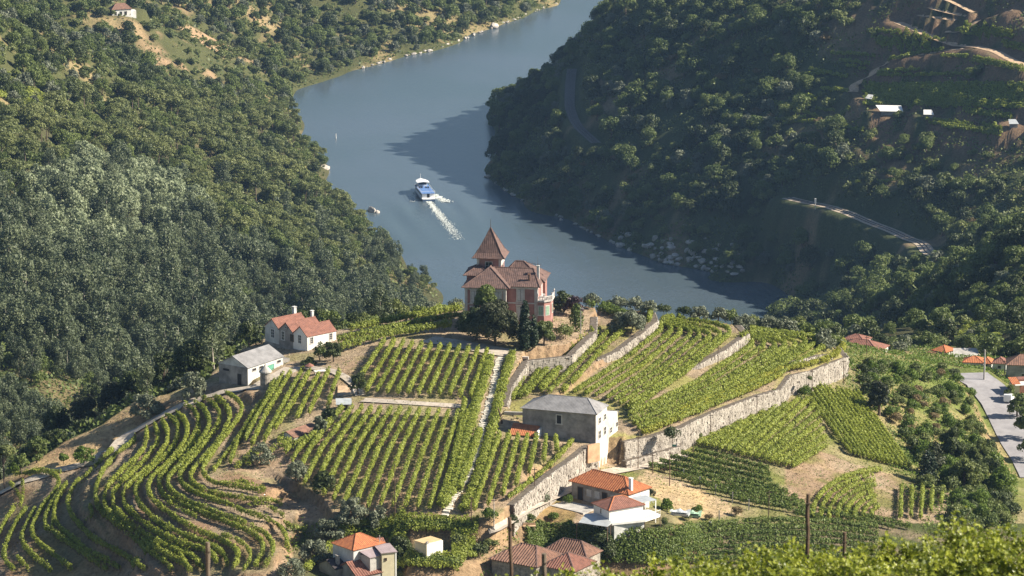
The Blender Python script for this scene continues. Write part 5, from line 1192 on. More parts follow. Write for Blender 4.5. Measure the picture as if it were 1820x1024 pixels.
# stairs of the villa terrace
H = House('stone_stairs', 1008, 644, -52, 'steep stone stairs running down the villa terrace wall', 'stairs', z=216.6)
for k in range(13): H.box('step', -.9, .9, -.6 + .36 * k, -.6 + .36 * (k + 1) + .02, -.8, .18 + .29 * k, M['concrete'])
H = House('doorway', 933, 655, -14, 'dark doorway in the villa terrace wall at its left end', 'doorway', z=217.6)
H.box('frame', -.75, .75, -.75, -.35, -.2, 2.2, M['quoin']); H.box('door', -.45, .45, -.80, -.76, 0, 1.8, M['darkwood'])

# ------------------------------------------------------------------ the villa
V_ = House('villa', 901, 589, -8, 'pink and white villa with a steep pointed tower roof on the hilltop', 'villa', z=221.2)
P_, Qn, RT = M['pink'], M['quoin'], M['rooftile']
V_.box('wall', 0, 5.25, 0, 7.5, -1.5, 8.0, P_); V_.box('wall', -7, -.003, -1.5, 6.5, -1.5, 7.9, P_); V_.box('wall', -1.5, 5.6, 7.503, 10, -1.5, 8.0, P_)
for nm, a in (('cornice', (7.55, 8.05)), ('string_course', (4.95, 5.15))):
    V_.box(nm, 0, 5.40, -.10, -.003, a[0], a[1], Qn); V_.box(nm, 5.253, 5.36, 0, 7.4, a[0], a[1], Qn); V_.box(nm, -7.1, .10, -1.62, -1.503, a[0], a[1] - .1, Qn); V_.box(nm, -7.12, -7.003, -1.5, 6.5, a[0], a[1] - .1, Qn); V_.box(nm, .0, .1, -1.5, -.11, a[0], a[1] - .1, Qn)
for x, y, w, d in ((-.42, -1.56, .48, .055), (-7.06, -1.56, .45, .055), (4.75, -.06, .55, .055), (5.254, .003, .06, .5), (.004, -1.5, .06, .45)): V_.box('quoin', x, x + w, y, y + d, -1.4, 7.54, Qn)
V_.box('plinth', .0, 5.3, -.07, -.004, -1.4, 1.2, Qn)
def shutwin(face, u, v, w, h, sh=M['shutter']):
    o = V_.opening('window', face, u, v, w, h, Qn, M['glass'], bars=0, fw=.2)
    T = V_.frame(face, u, v)
    for sx in (-1, 1):
        b = MB(); x0, x1 = sorted((sx * .03, sx * (w / 2 - .02)))
        b.hexa([T((x, q, z)) for z in (.05, h - .05) for q in (.021, .06) for x in (x0, x1)]); V_.part('shutter', b, sh, o)
    b = MB(); b.hexa([T((x, q, z)) for z in (h + .2, h + .38) for q in (-.02, .16) for x in (-w / 2 - .3, w / 2 + .3)]); V_.part('window_hood', b, Qn, o)
shutwin(('f', 0), 2.35, 5.45, 1.05, 2.0); shutwin(('f', 0), 2.35, 2.2, 1.05, 2.2); shutwin(('f', 0), 4.2, .2, .8, 1.6)
shutwin(('f', -1.5), -1.3, 5.3, 1.05, 1.95); shutwin(('f', -1.5), -5.4, 5.3, 1.05, 1.95); shutwin(('f', -1.5), -1.3, 2.1, 1.05, 2.2); shutwin(('f', -1.5), -5.4, 2.1, 1.05, 2.2); shutwin(('r', 5.25), 5.5, 5.4, 1.0, 2.0)
V_.hip(-7, .2, -1.5, 6.5, 7.95, 2.85, .55, RT, ridge=((-3.2, 1.9), (-3.2, 4.2)), rr=.12)
V_.hip(-4, 5.25, 0, 7.0, 8.02, 2.4, .5, RT, ridge=((-2.6, 3.5), (4.1, 3.5)), rr=.12)
V_.hip(-1.5, 5.7, 3.6, 10, 8.05, 2.95, .45, RT, ridge=((.6, 6.4), (2.0, 6.4)), rr=.12)
V_.hip(-9.0 + 1.7, -3.5, 1.8, 6.8, 9.3, 1.4, .5, RT, rr=.1); V_.box('wall', -7.25, -3.5, 1.85, 6.75, 7.9, 9.28, P_)
T0 = (-5.75, -1.6, 3.9, 8.1)
V_.box('tower_wall', *T0[:2], *T0[2:], 7.0, 11.75, P_)
for x in (T0[0] - .04, T0[1] - .38): V_.box('quoin', x, x + .42, T0[2] - .05, T0[2] - .003, 8.4, 11.7, Qn)
V_.box('quoin', T0[1] + .003, T0[1] + .06, T0[2] - .04, T0[3], 10.6, 11.7, Qn); V_.box('tower_cornice', T0[0] - .15, T0[1] + .15, T0[2] - .15, T0[3] + .15, 11.76, 12.0, Qn)
V_.opening('window', ('r', T0[1]), 6.0, 9.6, 1.3, 1.5, Qn, M['glass'], bars=1); V_.opening('window', ('f', T0[2]), -3.7, 9.9, 1.1, 1.3, Qn, M['glass'], bars=1)
cx, cy = (T0[0] + T0[1]) / 2, (T0[2] + T0[3]) / 2
def ring(h, z): return [np.array([cx - h, cy - h, z]), np.array([cx + h, cy - h, z]), np.array([cx + h, cy + h, z]), np.array([cx - h, cy + h, z])]
r0, r1, ap_ = ring(2.85, 11.95), ring(2.15, 12.75), np.array([cx, cy, 16.9])
V_.roof([[r0[i], r0[(i + 1) % 4], r1[(i + 1) % 4], r1[i]] for i in range(4)] + [[r1[i], r1[(i + 1) % 4], ap_] for i in range(4)], RT, name='tower_roof', amp=.025, ridges=[[r0[i], r1[i], ap_] for i in range(4)], rr=.09)
b = MB(); b.tube([(cx, cy, 16.8), (cx, cy, 18.3)], .035, 5); b.tube([(cx, cy, 17.1), (cx, cy, 17.2), (cx, cy, 17.3)], [.03, .12, .03], 6); V_.part('finial', b, M['steel'])
V_.chimney(5.05, 2.4, 8.2, 11.1, .42, M['dullwhite']); V_.chimney(3.7, .95, 8.3, 9.9, .34, M['brown'])
b = MB()
for k in range(9): b.tube([(1.0 + k * .5, 6.4, 10.9 - max(0, k - 2) * .12), (1.0 + k * .5, 6.4, 11.35 - max(0, k - 2) * .12)], [.04, .02], 4)
b.tube([(1, 6.4, 11.1), (5.0, 6.4, 10.35)], .03, 4); V_.part('ridge_cresting', b, M['steel'])
b = MB(); b.tube([(5.0, 2.2, 11.1), (5.0, 2.2, 12.9)], .02, 4); V_.part('aerial', b, M['steel'])
bay = V_.poly_prism('bay', [(5.36, -.6), (6.5, -.6), (7.55, .45), (7.55, 3.3), (5.36, 3.3)], -1.5, 5.5, P_)
V_.poly_prism('balcony_floor', [(5.3, -.85), (6.6, -.85), (7.8, .35), (7.8, 3.5), (5.3, 3.5)], 5.504, 5.65, Qn, bay)
for (a, c) in (((5.4, -.78), (6.55, -.78)), ((6.55, -.78), (7.72, .38)), ((7.72, .38), (7.72, 3.4))):
    a, c = np.array(a), np.array(c); n = max(3, int(np.hypot(*(c - a)) / .24)); b = MB()
    b.tube([(*a, 6.42), (*c, 6.42)], .08, 4); b.tube([(*a, 5.72), (*c, 5.72)], .07, 4)
    for k in range(n + 1): q = a + (c - a) * k / n; b.tube([(*q, 5.7), (*q, 6.05), (*q, 6.4)], [.04, .075, .04], 5, cap=False)
    V_.part('balustrade', b, Qn, bay)
for (x, y) in ((5.45, -.78), (6.55, -.78), (7.72, .4), (7.72, 3.3)):
    b = MB(); b.tube([(x, y, 6.4), (x, y, 6.6), (x, y, 6.85), (x, y, 7.05)], [.09, .06, .16, .05], 6); V_.part('urn', b, Qn, bay)
V_.opening('window', ('f', -.6), 5.92, 3.2, .72, 1.5, Qn, M['gshut'], bars=1, fw=.16)
th = -45
for (x, y, z, w, h) in ((7.02, -.08, 3.2, .62, 1.5),):
    b = MB(); t = np.array([.707, .707]); n_ = np.array([.707, -.707]); c = np.array([x, y])
    def bb(m_, x0, x1, o0, o1, z0, z1, nm, par=None):
        bq = MB(); bq.hexa([(*(c + t * q + n_ * o_), zz) for zz in (z0, z1) for o_ in (o0, o1) for q in (x0, x1)]); return V_.part(nm, bq, m_, par)
    fo = bb(Qn, -w / 2 - .15, w / 2 + .15, -.02, .05, z - .15, z + h + .15, 'window'); bb(M['gshut'], -w / 2, w / 2, .051, .08, z, z + h, 'shutter', fo)
V_.opening('window', ('r', 7.55), 1.9, 3.2, .9, 1.5, Qn, M['gshut'], bars=1)

# ------------------------------------------------------------------ white three-gabled house, barn, silo
H = House('gabled_house', 546.6, 634, 42.5, 'white house with three parallel orange gabled roofs beside the grey barn', z=217.7)
for k in range(3):
    wm_ = M['white'] if k == 0 else M['grey'] if k == 1 else M['dullwhite']
    H.gable(0, 6.4, 3.8 * k + (.003 if k else 0), 3.8 * (k + 1), -2.2, 3.5, 1.45, .12, wm_, M['redtile'], 'x', pitch=.3)
H.box('plinth', -.06, -.003, 0, 11.4, -2.1, .75, M['grey'])
for u, z_, w_, h_ in ((2.0, 2.0, .75, 1.4), (4.1, 2.0, .75, 1.1), (6.5, 1.8, .75, 1.45), (9.3, 1.7, .8, 1.45)): H.opening('window', ('l', 0), u, z_, w_, h_, M['white'] if u != 4.1 else M['wood'], M['glass'], bars=2)
H.opening('attic_window', ('l', 0), 5.7, 3.95, .3, .35, M['quoin'], M['darkwood'])
H.opening('window', ('l', 0), 2.6, -.6, .6, .8, M['grey'], M['darkwood']); H.opening('door', ('l', 0), 5.2, -1.6, .9, 1.9, M['grey'], M['darkwood'], kind='door_leaf', sill=False)
for u in (.95, 5.2): H.opening('window', ('r', 6.4) if 0 else ('f', 0), u, 2.2, .6, 1.0, M['quoin'], M['glass'], bars=2)
H.chimney(5.4, 10.0, 4.2, 6.1, .55, M['dullwhite']); H.chimney(6.3, 6.3, 4.2, 5.9, .45, M['dullwhite'])
H = House('barn', 440.8, 686, 56, 'long grey roofed barn with a green door beside the track', 'barn')
H.gable(0, 9.6, 0, 6.1, -1.5, 3.15, 1.55, .2, M['dullwhite'], M['slate'], 'x', pitch=.22, amp=.02, rr=.05)
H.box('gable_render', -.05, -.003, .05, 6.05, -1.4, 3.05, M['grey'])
for u in (1.7, 3.6, 8.5): H.opening('window', ('f', 0), u, 2.25, 1.0, .42, M['quoin'], M['darkwood'], fw=.05)
H.opening('barn_door', ('f', 0), 6.2, .02, 1.8, 2.35, M['quoin'], M['green'], kind='door_leaf', sill=False, fw=.05)
H.opening('window', ('l', -.05), 4.5, 2.0, 1.3, .38, M['grey'], M['darkwood'], fw=.05); H.opening('door', ('l', -.05), 1.7, -.1, .9, 1.95, M['grey'], M['darkwood'], kind='door_leaf', sill=False)
H.box('annex', 9.7, 11.9, .3, 3.2, -1, 2.3, M['grey']); H.opening('window', ('f', .3), 10.9, 1.2, .9, .5, M['grey'], M['darkwood'])
H = House('silo', 472, 690, 0, 'small round stone silo with a conical cap beside the track', 'silo')
b = MB(); b.tube([(0, 0, -1), (0, 0, 2.75)], .88, 18); H.part('wall', b, M['stone'], smooth=False)
b = MB(); b.tube([(0, 0, 2.76), (0, 0, 2.95), (0, 0, 3.9), (0, 0, 4.05)], [1.08, 1.05, .16, .1], 18); H.part('cap', b, M['concrete'])
b = MB(); b.tube([(0, 0, 4), (0, 0, 4.35)], .07, 6); H.part('finial', b, M['concrete'])
H = House('tool_shed', 600, 731, 4, 'small tool shed with a pale flat roof at the corner of the vine plots', 'shed')
H.box('wall', 0, 2.0, 0, 1.8, -.6, 1.15, M['quoin']); b = MB(); b.hexa([(-.25, -.3, 1.1), (2.3, -.3, 1.1), (-.25, 2.2, 1.5), (2.3, 2.2, 1.5), (-.25, -.3, 1.18), (2.3, -.3, 1.18), (-.25, 2.2, 1.58), (2.3, 2.2, 1.58)]); H.part('roof', b, M['metal']); H.opening('door', ('f', 0), .85, 0, 1.5, 1.0, M['wood'], M['darkwood'], kind='door_leaf', sill=False, fw=.04)
H = House('earth_platform', 600, 703, 2, 'low walled earth platform just behind the tool shed', 'platform')
H.box('fill', 0, 2.5, 0, 5.2, -.8, .35, M['dirt']); H.box('side_wall', 2.504, 2.66, -.1, 5.3, -.8, .6, M['quoin']); H.box('front_wall', -.1, 2.5, -.15, -.004, -.8, .42, M['concrete'])
H = House('ruined_shed', 523, 786, 56, 'low ruined shed with broken red tiles and white foot wall', 'shed')
H.gable(0, 4.8, 0, 3.0, -.8, .75, .7, .15, M['dullwhite'], M['brown'], 'x', pitch=.3); H.box('wall', 5.0, 8.2, .4, 2.8, -.8, .45, M['dullwhite']); H.roof([[(4.95, .2, .5), (8.4, .2, .5), (8.4, 3, .85), (4.95, 3, .85)]], M['brown'], pitch=.3)
H = House('garden_table', 560, 668, 20, 'white and red garden clutter on the yard below the gabled house', 'table')
H.box('top', 0, 1.9, 0, .9, .62, .7, M['white']); [H.box('leg', x, x + .1, y, y + .1, -.2, .62, M['white']) for x in (.05, 1.75) for y in (.05, .75)]
H = House('parasol', 550, 666, 0, 'small red and white parasol standing beside the garden table', 'parasol')
b = MB(); b.tube([(0, 0, -.2), (0, 0, 1.9)], .03, 5); H.part('pole', b, M['white']); b = MB(); b.tube([(0, 0, 1.55), (0, 0, 2.0)], [.85, .05], 8); H.part('canopy', b, M['redtile'])

# ------------------------------------------------------------------ grey stone building in the middle
H = House('stone_building', 928.6, 778, -19, 'tall grey stone building with a hipped grey roof and white end wall', 'building', z=216.4)
zb = H.P[2]
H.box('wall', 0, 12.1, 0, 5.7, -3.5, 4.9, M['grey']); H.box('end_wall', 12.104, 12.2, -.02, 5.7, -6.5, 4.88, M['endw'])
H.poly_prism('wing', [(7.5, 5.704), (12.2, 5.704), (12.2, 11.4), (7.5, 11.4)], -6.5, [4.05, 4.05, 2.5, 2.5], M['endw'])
H.box('wing_roof_edge', 7.4, 12.35, 11.404, 11.55, 2.2, 2.6, M['slate'])
H.hip(0, 12.2, 0, 5.7, 4.9, 1.75, .28, M['slate'], ridge=((3.5, 2.85), (9.9, 2.85)), pitch=.22, amp=.02, rr=.07)
H.opening('window', ('f', 0), 6.1, 2.85, .75, 1.35, M['quoin'], M['darkwood'], fw=.16)
for u, z_, w_, h_ in ((1.9, 2.95, .95, .9), (4.6, 2.9, .95, .85), (1.9, .5, 1.0, 1.2), (4.6, .45, 1.0, 1.2), (7.8, -.1, .9, .85), (10.9, .15, .75, .7), (7.8, -2.4, .7, .55), (10.9, -1.9, .6, .5)): H.opening('window', ('r', 12.2), u, z_, w_, h_, M['quoin'], M['glass'], bars=1 if h_ > .8 else 0, fw=.1)
H.opening('door', ('r', 12.2), 9.6, -4.4, .9, 2.4, M['quoin'], M['darkwood'], kind='door_leaf', sill=False)
H = House('annex_shed', 908, 783, -12, 'small lean-to with an orange tiled roof before the grey building', 'shed', z=216.6)
H.box('wall', 0, 4.2, 0, 2.6, -.8, 1.0, M['grey']); H.box('end_wall', 4.204, 4.45, -.15, 2.8, -.8, 1.75, M['white']); H.roof([[(-.2, -.3, 1.02), (4.2, -.3, 1.02), (4.2, 2.8, 2.15), (-.2, 2.8, 2.15)]], M['orange'], pitch=.3); H.opening('door', ('f', 0), 3.6, -.1, .7, 1.0, M['concrete'], M['darkwood'], kind='door_leaf', sill=False)
H = House('footbridge', 896, 735, -6, 'pale concrete slab joining the stone path to the grey building', 'footbridge', z=218.4)
H.box('slab', 0, 3.1, 0, 1.0, -.15, .1, M['concrete']); H.box('kerb', 0, 3.1, -.14, -.004, -.2, .3, M['concrete'])
H = House('dead_trunk', 893, 762, 0, 'dark leaning tree trunk beside the footbridge', 'tree trunk', z=217)
b = MB(); b.tube([(0, 0, -.3), (-.15, 0, 1.4), (-.5, .1, 2.8), (-.75, .1, 3.5)], [.22, .18, .14, .07], 7); b.tube([(-.3, 0, 2.0), (.3, 0, 3.0)], [.1, .05], 5); H.part('trunk', b, M['wood'])
H = House('agave', 909, 752, 0, 'spiky grey agave in the yard of the grey building', 'agave plant', z=217)
for k in range(14):
    a = k * 2.399; b = MB(); c, s_ = math.cos(a), math.sin(a); e_ = .55 + .2 * (k % 3)
    b.add([(c * .05 - s_ * .08, s_ * .05 + c * .08, 0), (c * .05 + s_ * .08, s_ * .05 - c * .08, 0), (c * e_ * .6 + s_ * .07, s_ * e_ * .6 - c * .07, .7 + .1 * (k % 3)), (c * e_ * 1.5, s_ * e_ * 1.5, .75 + .15 * (k % 4))], [(0, 1, 2, 3)]); H.part('leaf', b, LEAF['olive'])
H = House('yard_wall', 878, 790, -8, 'low pale wall round the yard beside the lean-to', 'wall', z=216.7)
H.box('wall', 0, 7.2, 0, .25, -.7, .45, M['quoin']); H.box('return_wall', 0, .25, .254, 4.0, -.7, .5, M['quoin'])
H = House('parapet', 1040, 800, 38, 'short orange rendered parapet where the sloping wall meets the building', 'wall', z=216.3)
H.box('parapet', 0, 2.4, -.75, -.4, -2.0, .9, mat('orange_render', (.58, .36, .22), .9, .2, 1))

# ------------------------------------------------------------------ brown house, white house and what stands round them
H = House('brown_house', 1016, 885, -41, 'low brown house with a ribbed orange roof and tall white chimney')
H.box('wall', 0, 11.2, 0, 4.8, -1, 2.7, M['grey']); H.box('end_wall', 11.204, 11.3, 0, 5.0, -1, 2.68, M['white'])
H.hip(0, 11.3, 0, 4.9, 2.7, 1.75, .35, M['orange'], ridge=((2.3, 2.4), (8.6, 2.4)), pitch=.42, amp=.1, rr=.11)
for u, d_ in ((1.75, 1), (3.5, 0), (5.1, 0), (6.6, 1), (8.3, 0), (9.7, 1)):
    if d_: H.opening('door', ('f', 0), u, 0, .9, 2.0, M['wood'], M['darkwood'], kind='door_leaf', sill=False)
    else: H.opening('window', ('f', 0), u, .95, .8, .95, M['quoin'], M['shutter'], bars=1)
H.opening('window', ('r', 11.3), 2.6, 1.0, .6, .9, M['quoin'], M['glass'])
H.chimney(10.9, 1.0, 2.9, 4.9, .5, M['white'], d=.45)
H = House('patio', 990, 896, -41, 'shaded concrete patio slab before the brown house', 'patio'); H.box('slab', 0, 6.5, -1.5, 2.2, -.5, .12, M['concrete'])
H = House('white_house', 1083, 930, 31, 'bright white house with a red hipped roof and white terrace', z=213.4)
H.box('wall', 0, 5.9, 0, 4.4, -5, 2.0, M['white']); H.hip(0, 5.9, 0, 4.4, 2.0, 1.25, .28, M['redtile'], pitch=.3, rr=.1, rm=M['orange'])
H.opening('window', ('l', 0), 2.3, .9, .35, .8, M['white'], M['glass'])
dk = H.poly_prism('terrace', [(-.1, -.004), (-.1, -.9), (5.2, -1.9), (8.6, -.8), (8.6, 2.6), (5.95, 2.6), (5.95, -.004)], -.1, .25, M['white'])
b = MB(); [b.tube([(*p, .25), (*p, .95)], .03, 4) for p in [(5.2 + k * .48, -1.8 + k * .155) for k in range(8)]]; b.tube([(5.2, -1.8, .95), (8.6, -.72, .95)], .04, 4); H.part('railing', b, M['white'], dk)
cn_ = H.poly_prism('canopy_roof', [(-4.0, 2.2), (-1.6, -2.0), (-.15, -.9), (-.15, 3.6), (-1.5, 4.4)], .18, [.1, .2, .5, .75, .55], M['metal'])
b = MB(); [b.tube([(*p, -4.5), (*p, .15)], .07, 5) for p in ((-4.3, 2.3), (-1.8, -2.3), (-.5, -1.1), (5.1, -1.8), (8.5, -.8))]; H.part('canopy_post', b, M['wood'])
pr = H.box('porch_roof', 6.1, 9.4, 1.6, 4.6, 1.75, 1.85, M['metal'])
for x, y in ((6.3, 1.7), (9.3, 1.7), (9.3, 4.5)): H.box('porch_post', x - .07, x + .07, y - .07, y + .07, -4, 1.746, M['white'])
H.box('porch_wall', 6.1, 9.2, 4.604, 4.7, -4, 1.7, M['quoin']); H.box('lower_wall', .3, 5.6, -.9, -.1, -5, -.104, M['dullwhite'])
for k, (x, y) in enumerate(((1152, 913), (1158, 917))):
    G_ = House('patio_chair', x, y, 40 + 60 * k, ['left', 'right'][k] + ' one of two white garden chairs on the white terrace', 'chair', z=None); z_ = .85
    G_.root.location = (*G_.P[:2], H.P[2] + .25)
    G_.box('seat', -.25, .25, -.25, .25, .4, .46, M['white']); G_.box('backrest', -.25, .25, .254, .3, .4, .95, M['white']); [G_.box('leg', a, a + .05, c, c + .05, 0, .396, M['white']) for a in (-.25, .2) for c in (-.25, .2)]
for x, y, w_, rz, m_, lb in ((1190, 914, 3.0, -15, 'metal', 'grey green plastic sheet left of the two on the dry field'), (1216, 917, 2.6, -10, 'gshut', 'green plastic sheet right of the two on the dry field')):
    G_ = House('tarpaulin', x, y, rz, lb, 'tarpaulin'); b = MB(); n = 7
    V = [(i * w_ / n, j * .5, .15 + .22 * math.sin(i * 1.7 + j) * (j % 2) + .25) for j in range(4) for i in range(n + 1)]; b.add(V, [(j * (n + 1) + i, j * (n + 1) + i + 1, (j + 1) * (n + 1) + i + 1, (j + 1) * (n + 1) + i) for j in range(3) for i in range(n)]); b.box(.1, w_ - .1, .1, 1.4, -.2, .12); G_.part('sheet', b, M[m_])
for k, (x, y, s_) in enumerate(((1238, 937, .6), (1243, 935, .45), (1214, 937, .3), (1262, 929, .3))):
    b = MB(); b.tube([(0, 0, -.1), (0, .05, s_ * .5), (.05, 0, s_ * .9)], [s_ * .8, s_ * .75, s_ * .2], 8); o = b.build('white_sack', M['white'], loc=hit(x, y)); tag(o, ['largest white sack in the garden before the white house', 'white sack leaning against the largest one', 'small white sack left of the heap', 'small white sack right of the heap'][k], 'sack')
# fence posts
r = None
for k, (x, y) in enumerate([(1215,852),(1244,866),(1272,880),(1302,894),(1331,907),(1278,927),(1160,830)]):
    b = MB(); b.box(-.08, .08, -.08, .08, -.4, 1.75); o = b.build('fence_post', M['concrete'], loc=hit(x, y)); tag(o, (ordn(k, 5) if k < 4 else 'fifth') + ' white concrete post from the left beside the dark vine rows' if k < 5 else ['white concrete post in the garden right of the sacks', 'white concrete post at the upper corner of the dark vine rows'][k - 5], 'fence post', 'concrete posts beside the dark vine rows')
# bottom left houses
H = House('orange_roof_house', 628.6, 1004, 41, 'small house with a bright orange hipped roof near the bottom edge', z=212.5)
H.box('wall', 0, 5.6, 0, 4.8, -5, 2.2, M['dullwhite']); H.hip(0, 5.6, 0, 4.8, 2.2, 1.45, .22, M['orange'], pitch=.3, rr=.09)
H.box('annex', 1.2, 5.6, -2.3, -.004, -5, 1.35, M['concrete']); H.roof([[(1.0, -2.5, 1.38), (5.8, -2.5, 1.38), (5.8, -.03, 1.85), (1.0, -.03, 1.85)]], M['purple'], pitch=.22, amp=.02)
H = House('cream_annex', 679, 1010, 20, 'small cream house with one tiny window beside the orange roof', z=212)
H.box('wall', 0, 2.0, 0, 3.2, -5, 2.3, M['cream']); H.box('corner', 2.004, 2.2, -.05, .3, -1.5, 2.3, M['white']); H.roof([[(-.2, -.2, 2.32), (2.3, -.2, 2.32), (2.3, 3.4, 2.6), (-.2, 3.4, 2.6)]], M['purple'], pitch=.22, amp=.02); H.opening('window', ('f', 0), .55, 1.1, .3, .35, M['wood'], M['darkwood'], fw=.04)
H.roof([[(-.6, 3.5, 2.3), (1.9, 3.5, 2.3), (1.9, 5.2, 3.0), (-.6, 5.2, 3.0)]], M['redtile'], pitch=.3)
H = House('shade_toned_roof_house', 597, 1030, 42, 'house with a shade toned sheet roof at the bottom edge, left of the others')
H.gable(0, 4.2, 0, 3.8, -1.5, 1.6, .9, .2, M['grey'], M['shaderoof'], 'x', pitch=.22, amp=.015)  # roof colour carries the shade, painted dark all over
H = House('striped_roof_house', 640, 1050, 36, 'house with a coarse red tiled roof at the bottom edge')
H.gable(-.5, 5.2, 0, 5.2, -1.5, 2.2, 1.5, .2, M['grey'], M['redtile'], 'x', pitch=.42, amp=.11); H.chimney(-.8, 4.6, 1.5, 4.3, .45, M['grey'])
H = House('white_shed', 759, 991, 43, 'small white flat roofed shed among the trained vines', 'shed', z=213.2)
H.box('wall', 0, 3.1, 0, 2.6, -4, 1.95, M['white']); H.box('side_render', -.06, -.004, 0, 2.6, -4, 1.93, M['cream']); H.box('roof', -.15, 3.1, .25, 2.7, 1.954, 2.05, M['ochre']); H.box('chimney', -.05, .35, 0, .24, 1.954, 2.35, M['grey'])
# old house bottom middle
H = House('old_tiled_house', 874, 1019, -32, 'rambling old stone house with weathered brown tiled roofs at the bottom')
H.box('wall', 0, 7.6, 0, 7.0, -1.8, 2.2, M['stone']); H.hip(0, 7.6, 0, 7.0, 2.2, 1.9, .35, M['brown'], ridge=((2.8, 3.6), (5.4, 3.6)), pitch=.44, amp=.12, rr=.12, rm=M['rooftile'])
H.box('wall', 7.9, 13.0, 1.5, 7.2, -1.8, 2.0, M['stone']); H.hip(7.7, 13.1, 1.5, 7.2, 2.0, 1.7, .3, M['redtile'], pitch=.4, amp=.1, rr=.12, rm=M['rooftile'])
H.box('wall', 4.5, 11.6, 7.4, 11.4, -1.8, 2.3, M['stone']); H.hip(4.5, 11.6, 7.4, 11.4, 2.3, 1.7, .3, M['brown'], pitch=.4, amp=.1, rr=.12, rm=M['rooftile'])
H.opening('door', ('l', 0), 2.2, -.2, 1.0, 1.9, M['wood'], M['darkwood'], kind='door_leaf', sill=False)
H = House('garden_bench', 930, 941, 5, 'pale weathered garden bench left of the shrubs above the old house', 'bench'); H.box('seat', 0, 1.9, 0, .5, .38, .46, M['dirt']); H.box('backrest', 0, 1.9, .504, .56, .38, .85, M['dirt']); [H.box('leg', x, x + .1, .05, .45, -.2, .376, M['dirt']) for x in (.1, 1.7)]

# ------------------------------------------------------------------ village on the right
H = House('large_red_roof_house', 1560, 640, -25, 'long house with a large dull red hipped roof in the village', z=185.5)
H.box('wall', -8.8, 0, 0, 6.0, -2, 1.6, M['white']); H.hip(-8.8, 0, 0, 6.0, 1.6, 1.5, .3, M['redtile'], pitch=.36, rr=.1); H.box('wall', -9.6, -5.2, 6.2, 10, -2, 1.8, M['white']); H.hip(-9.6, -5.2, 6.2, 10, 1.8, 1.0, .3, M['redtile'], pitch=.36); H.opening('window', ('r', 0), 2.5, .2, .8, .9, M['quoin'], M['glass'])
H = House('white_cottage', 1680.6, 640, 50, 'small white cottage with an orange hipped roof in the village', z=179.5)
H.box('wall', 0, 3.5, 0, 3.2, -2, 1.6, M['white']); H.hip(0, 3.5, 0, 3.2, 1.6, .95, .22, M['orange'], pitch=.34); H.opening('window', ('l', 0), 1.5, .5, .6, .7, M['quoin'], M['glass']); H.box('annex', -1.6, -.004, 1.2, 3.2, -2, 1.2, M['grey']); H.roof([[(-1.8, 1.0, 1.22), (0, 1.0, 1.22), (0, 3.4, 1.5), (-1.8, 3.4, 1.5)]], M['redtile'])
H = House('pale_shed', 1700, 643, 8, 'low shed with a pale sheet roof right of the white cottage', 'shed', z=180.5)
H.box('wall', 0, 4.8, 0, 3.8, -2, .9, M['cream']); b = MB(); b.hexa([(-.9, -.4, .9), (5.0, -.4, .92), (.4, 4.4, 1.7), (5.2, 4.2, 1.6), (-.9, -.4, .98), (5.0, -.4, 1.0), (.4, 4.4, 1.78), (5.2, 4.2, 1.68)]); H.part('roof', b, M['concrete']); H.box('gable_wall', 4.804, 4.95, -.2, 4, -2, 1.3, M['cream'])
for x, y, z_, rz, w_, d_, h_, m_, lb in ((1712, 655, 187.8, -12, 3.9, 3.4, 1.3, 'orange', 'low house with a bright orange roof just below the pale shed'), (1742, 655, 187.8, -18, 2.2, 3, 1.1, 'orange', 'small orange roof touching the thick grey pole'), (1764, 657, 188.8, -15, 2.6, 3.2, 1.3, 'redtile', 'small house with a red tiled roof left of the big brown roof'), (1790, 672, 190.8, -5, 6, 5, 2.6, 'brown', 'house with a big brown tiled roof and grey wall at the right edge')):
    H = House('village_house', x, y, rz, lb, z=z_); H.box('wall', 0, w_, 0, d_, -2, h_, M['dullwhite'] if m_ != 'brown' else M['grey']); H.hip(0, w_, 0, d_, h_, .9 if m_ != 'brown' else 1.5, .2, M[m_], pitch=.34)
    H.opening('window', ('f', 0), w_ * .5, .3, .6, .6, M['quoin'], M['glass'])
H = House('roadside_house', 1800, 702, 10, 'cream roadside house with a pale awning by the parked van', z=192.6)
H.box('wall', 0, 1.3, 0, 2.5, -1, 1.9, M['cream']); H.box('awning', .2, 3.4, -.9, 1.8, 1.95, 2.05, M['white']); H.box('side_wall', 1.304, 4.5, 1.9, 4, -1, 2.4, M['redtile']); H.roof([[(-.2, -.3, 2.1), (1.4, -.3, 2.1), (1.4, 2.7, 2.7), (-.2, 2.7, 2.7)]], M['orange'])

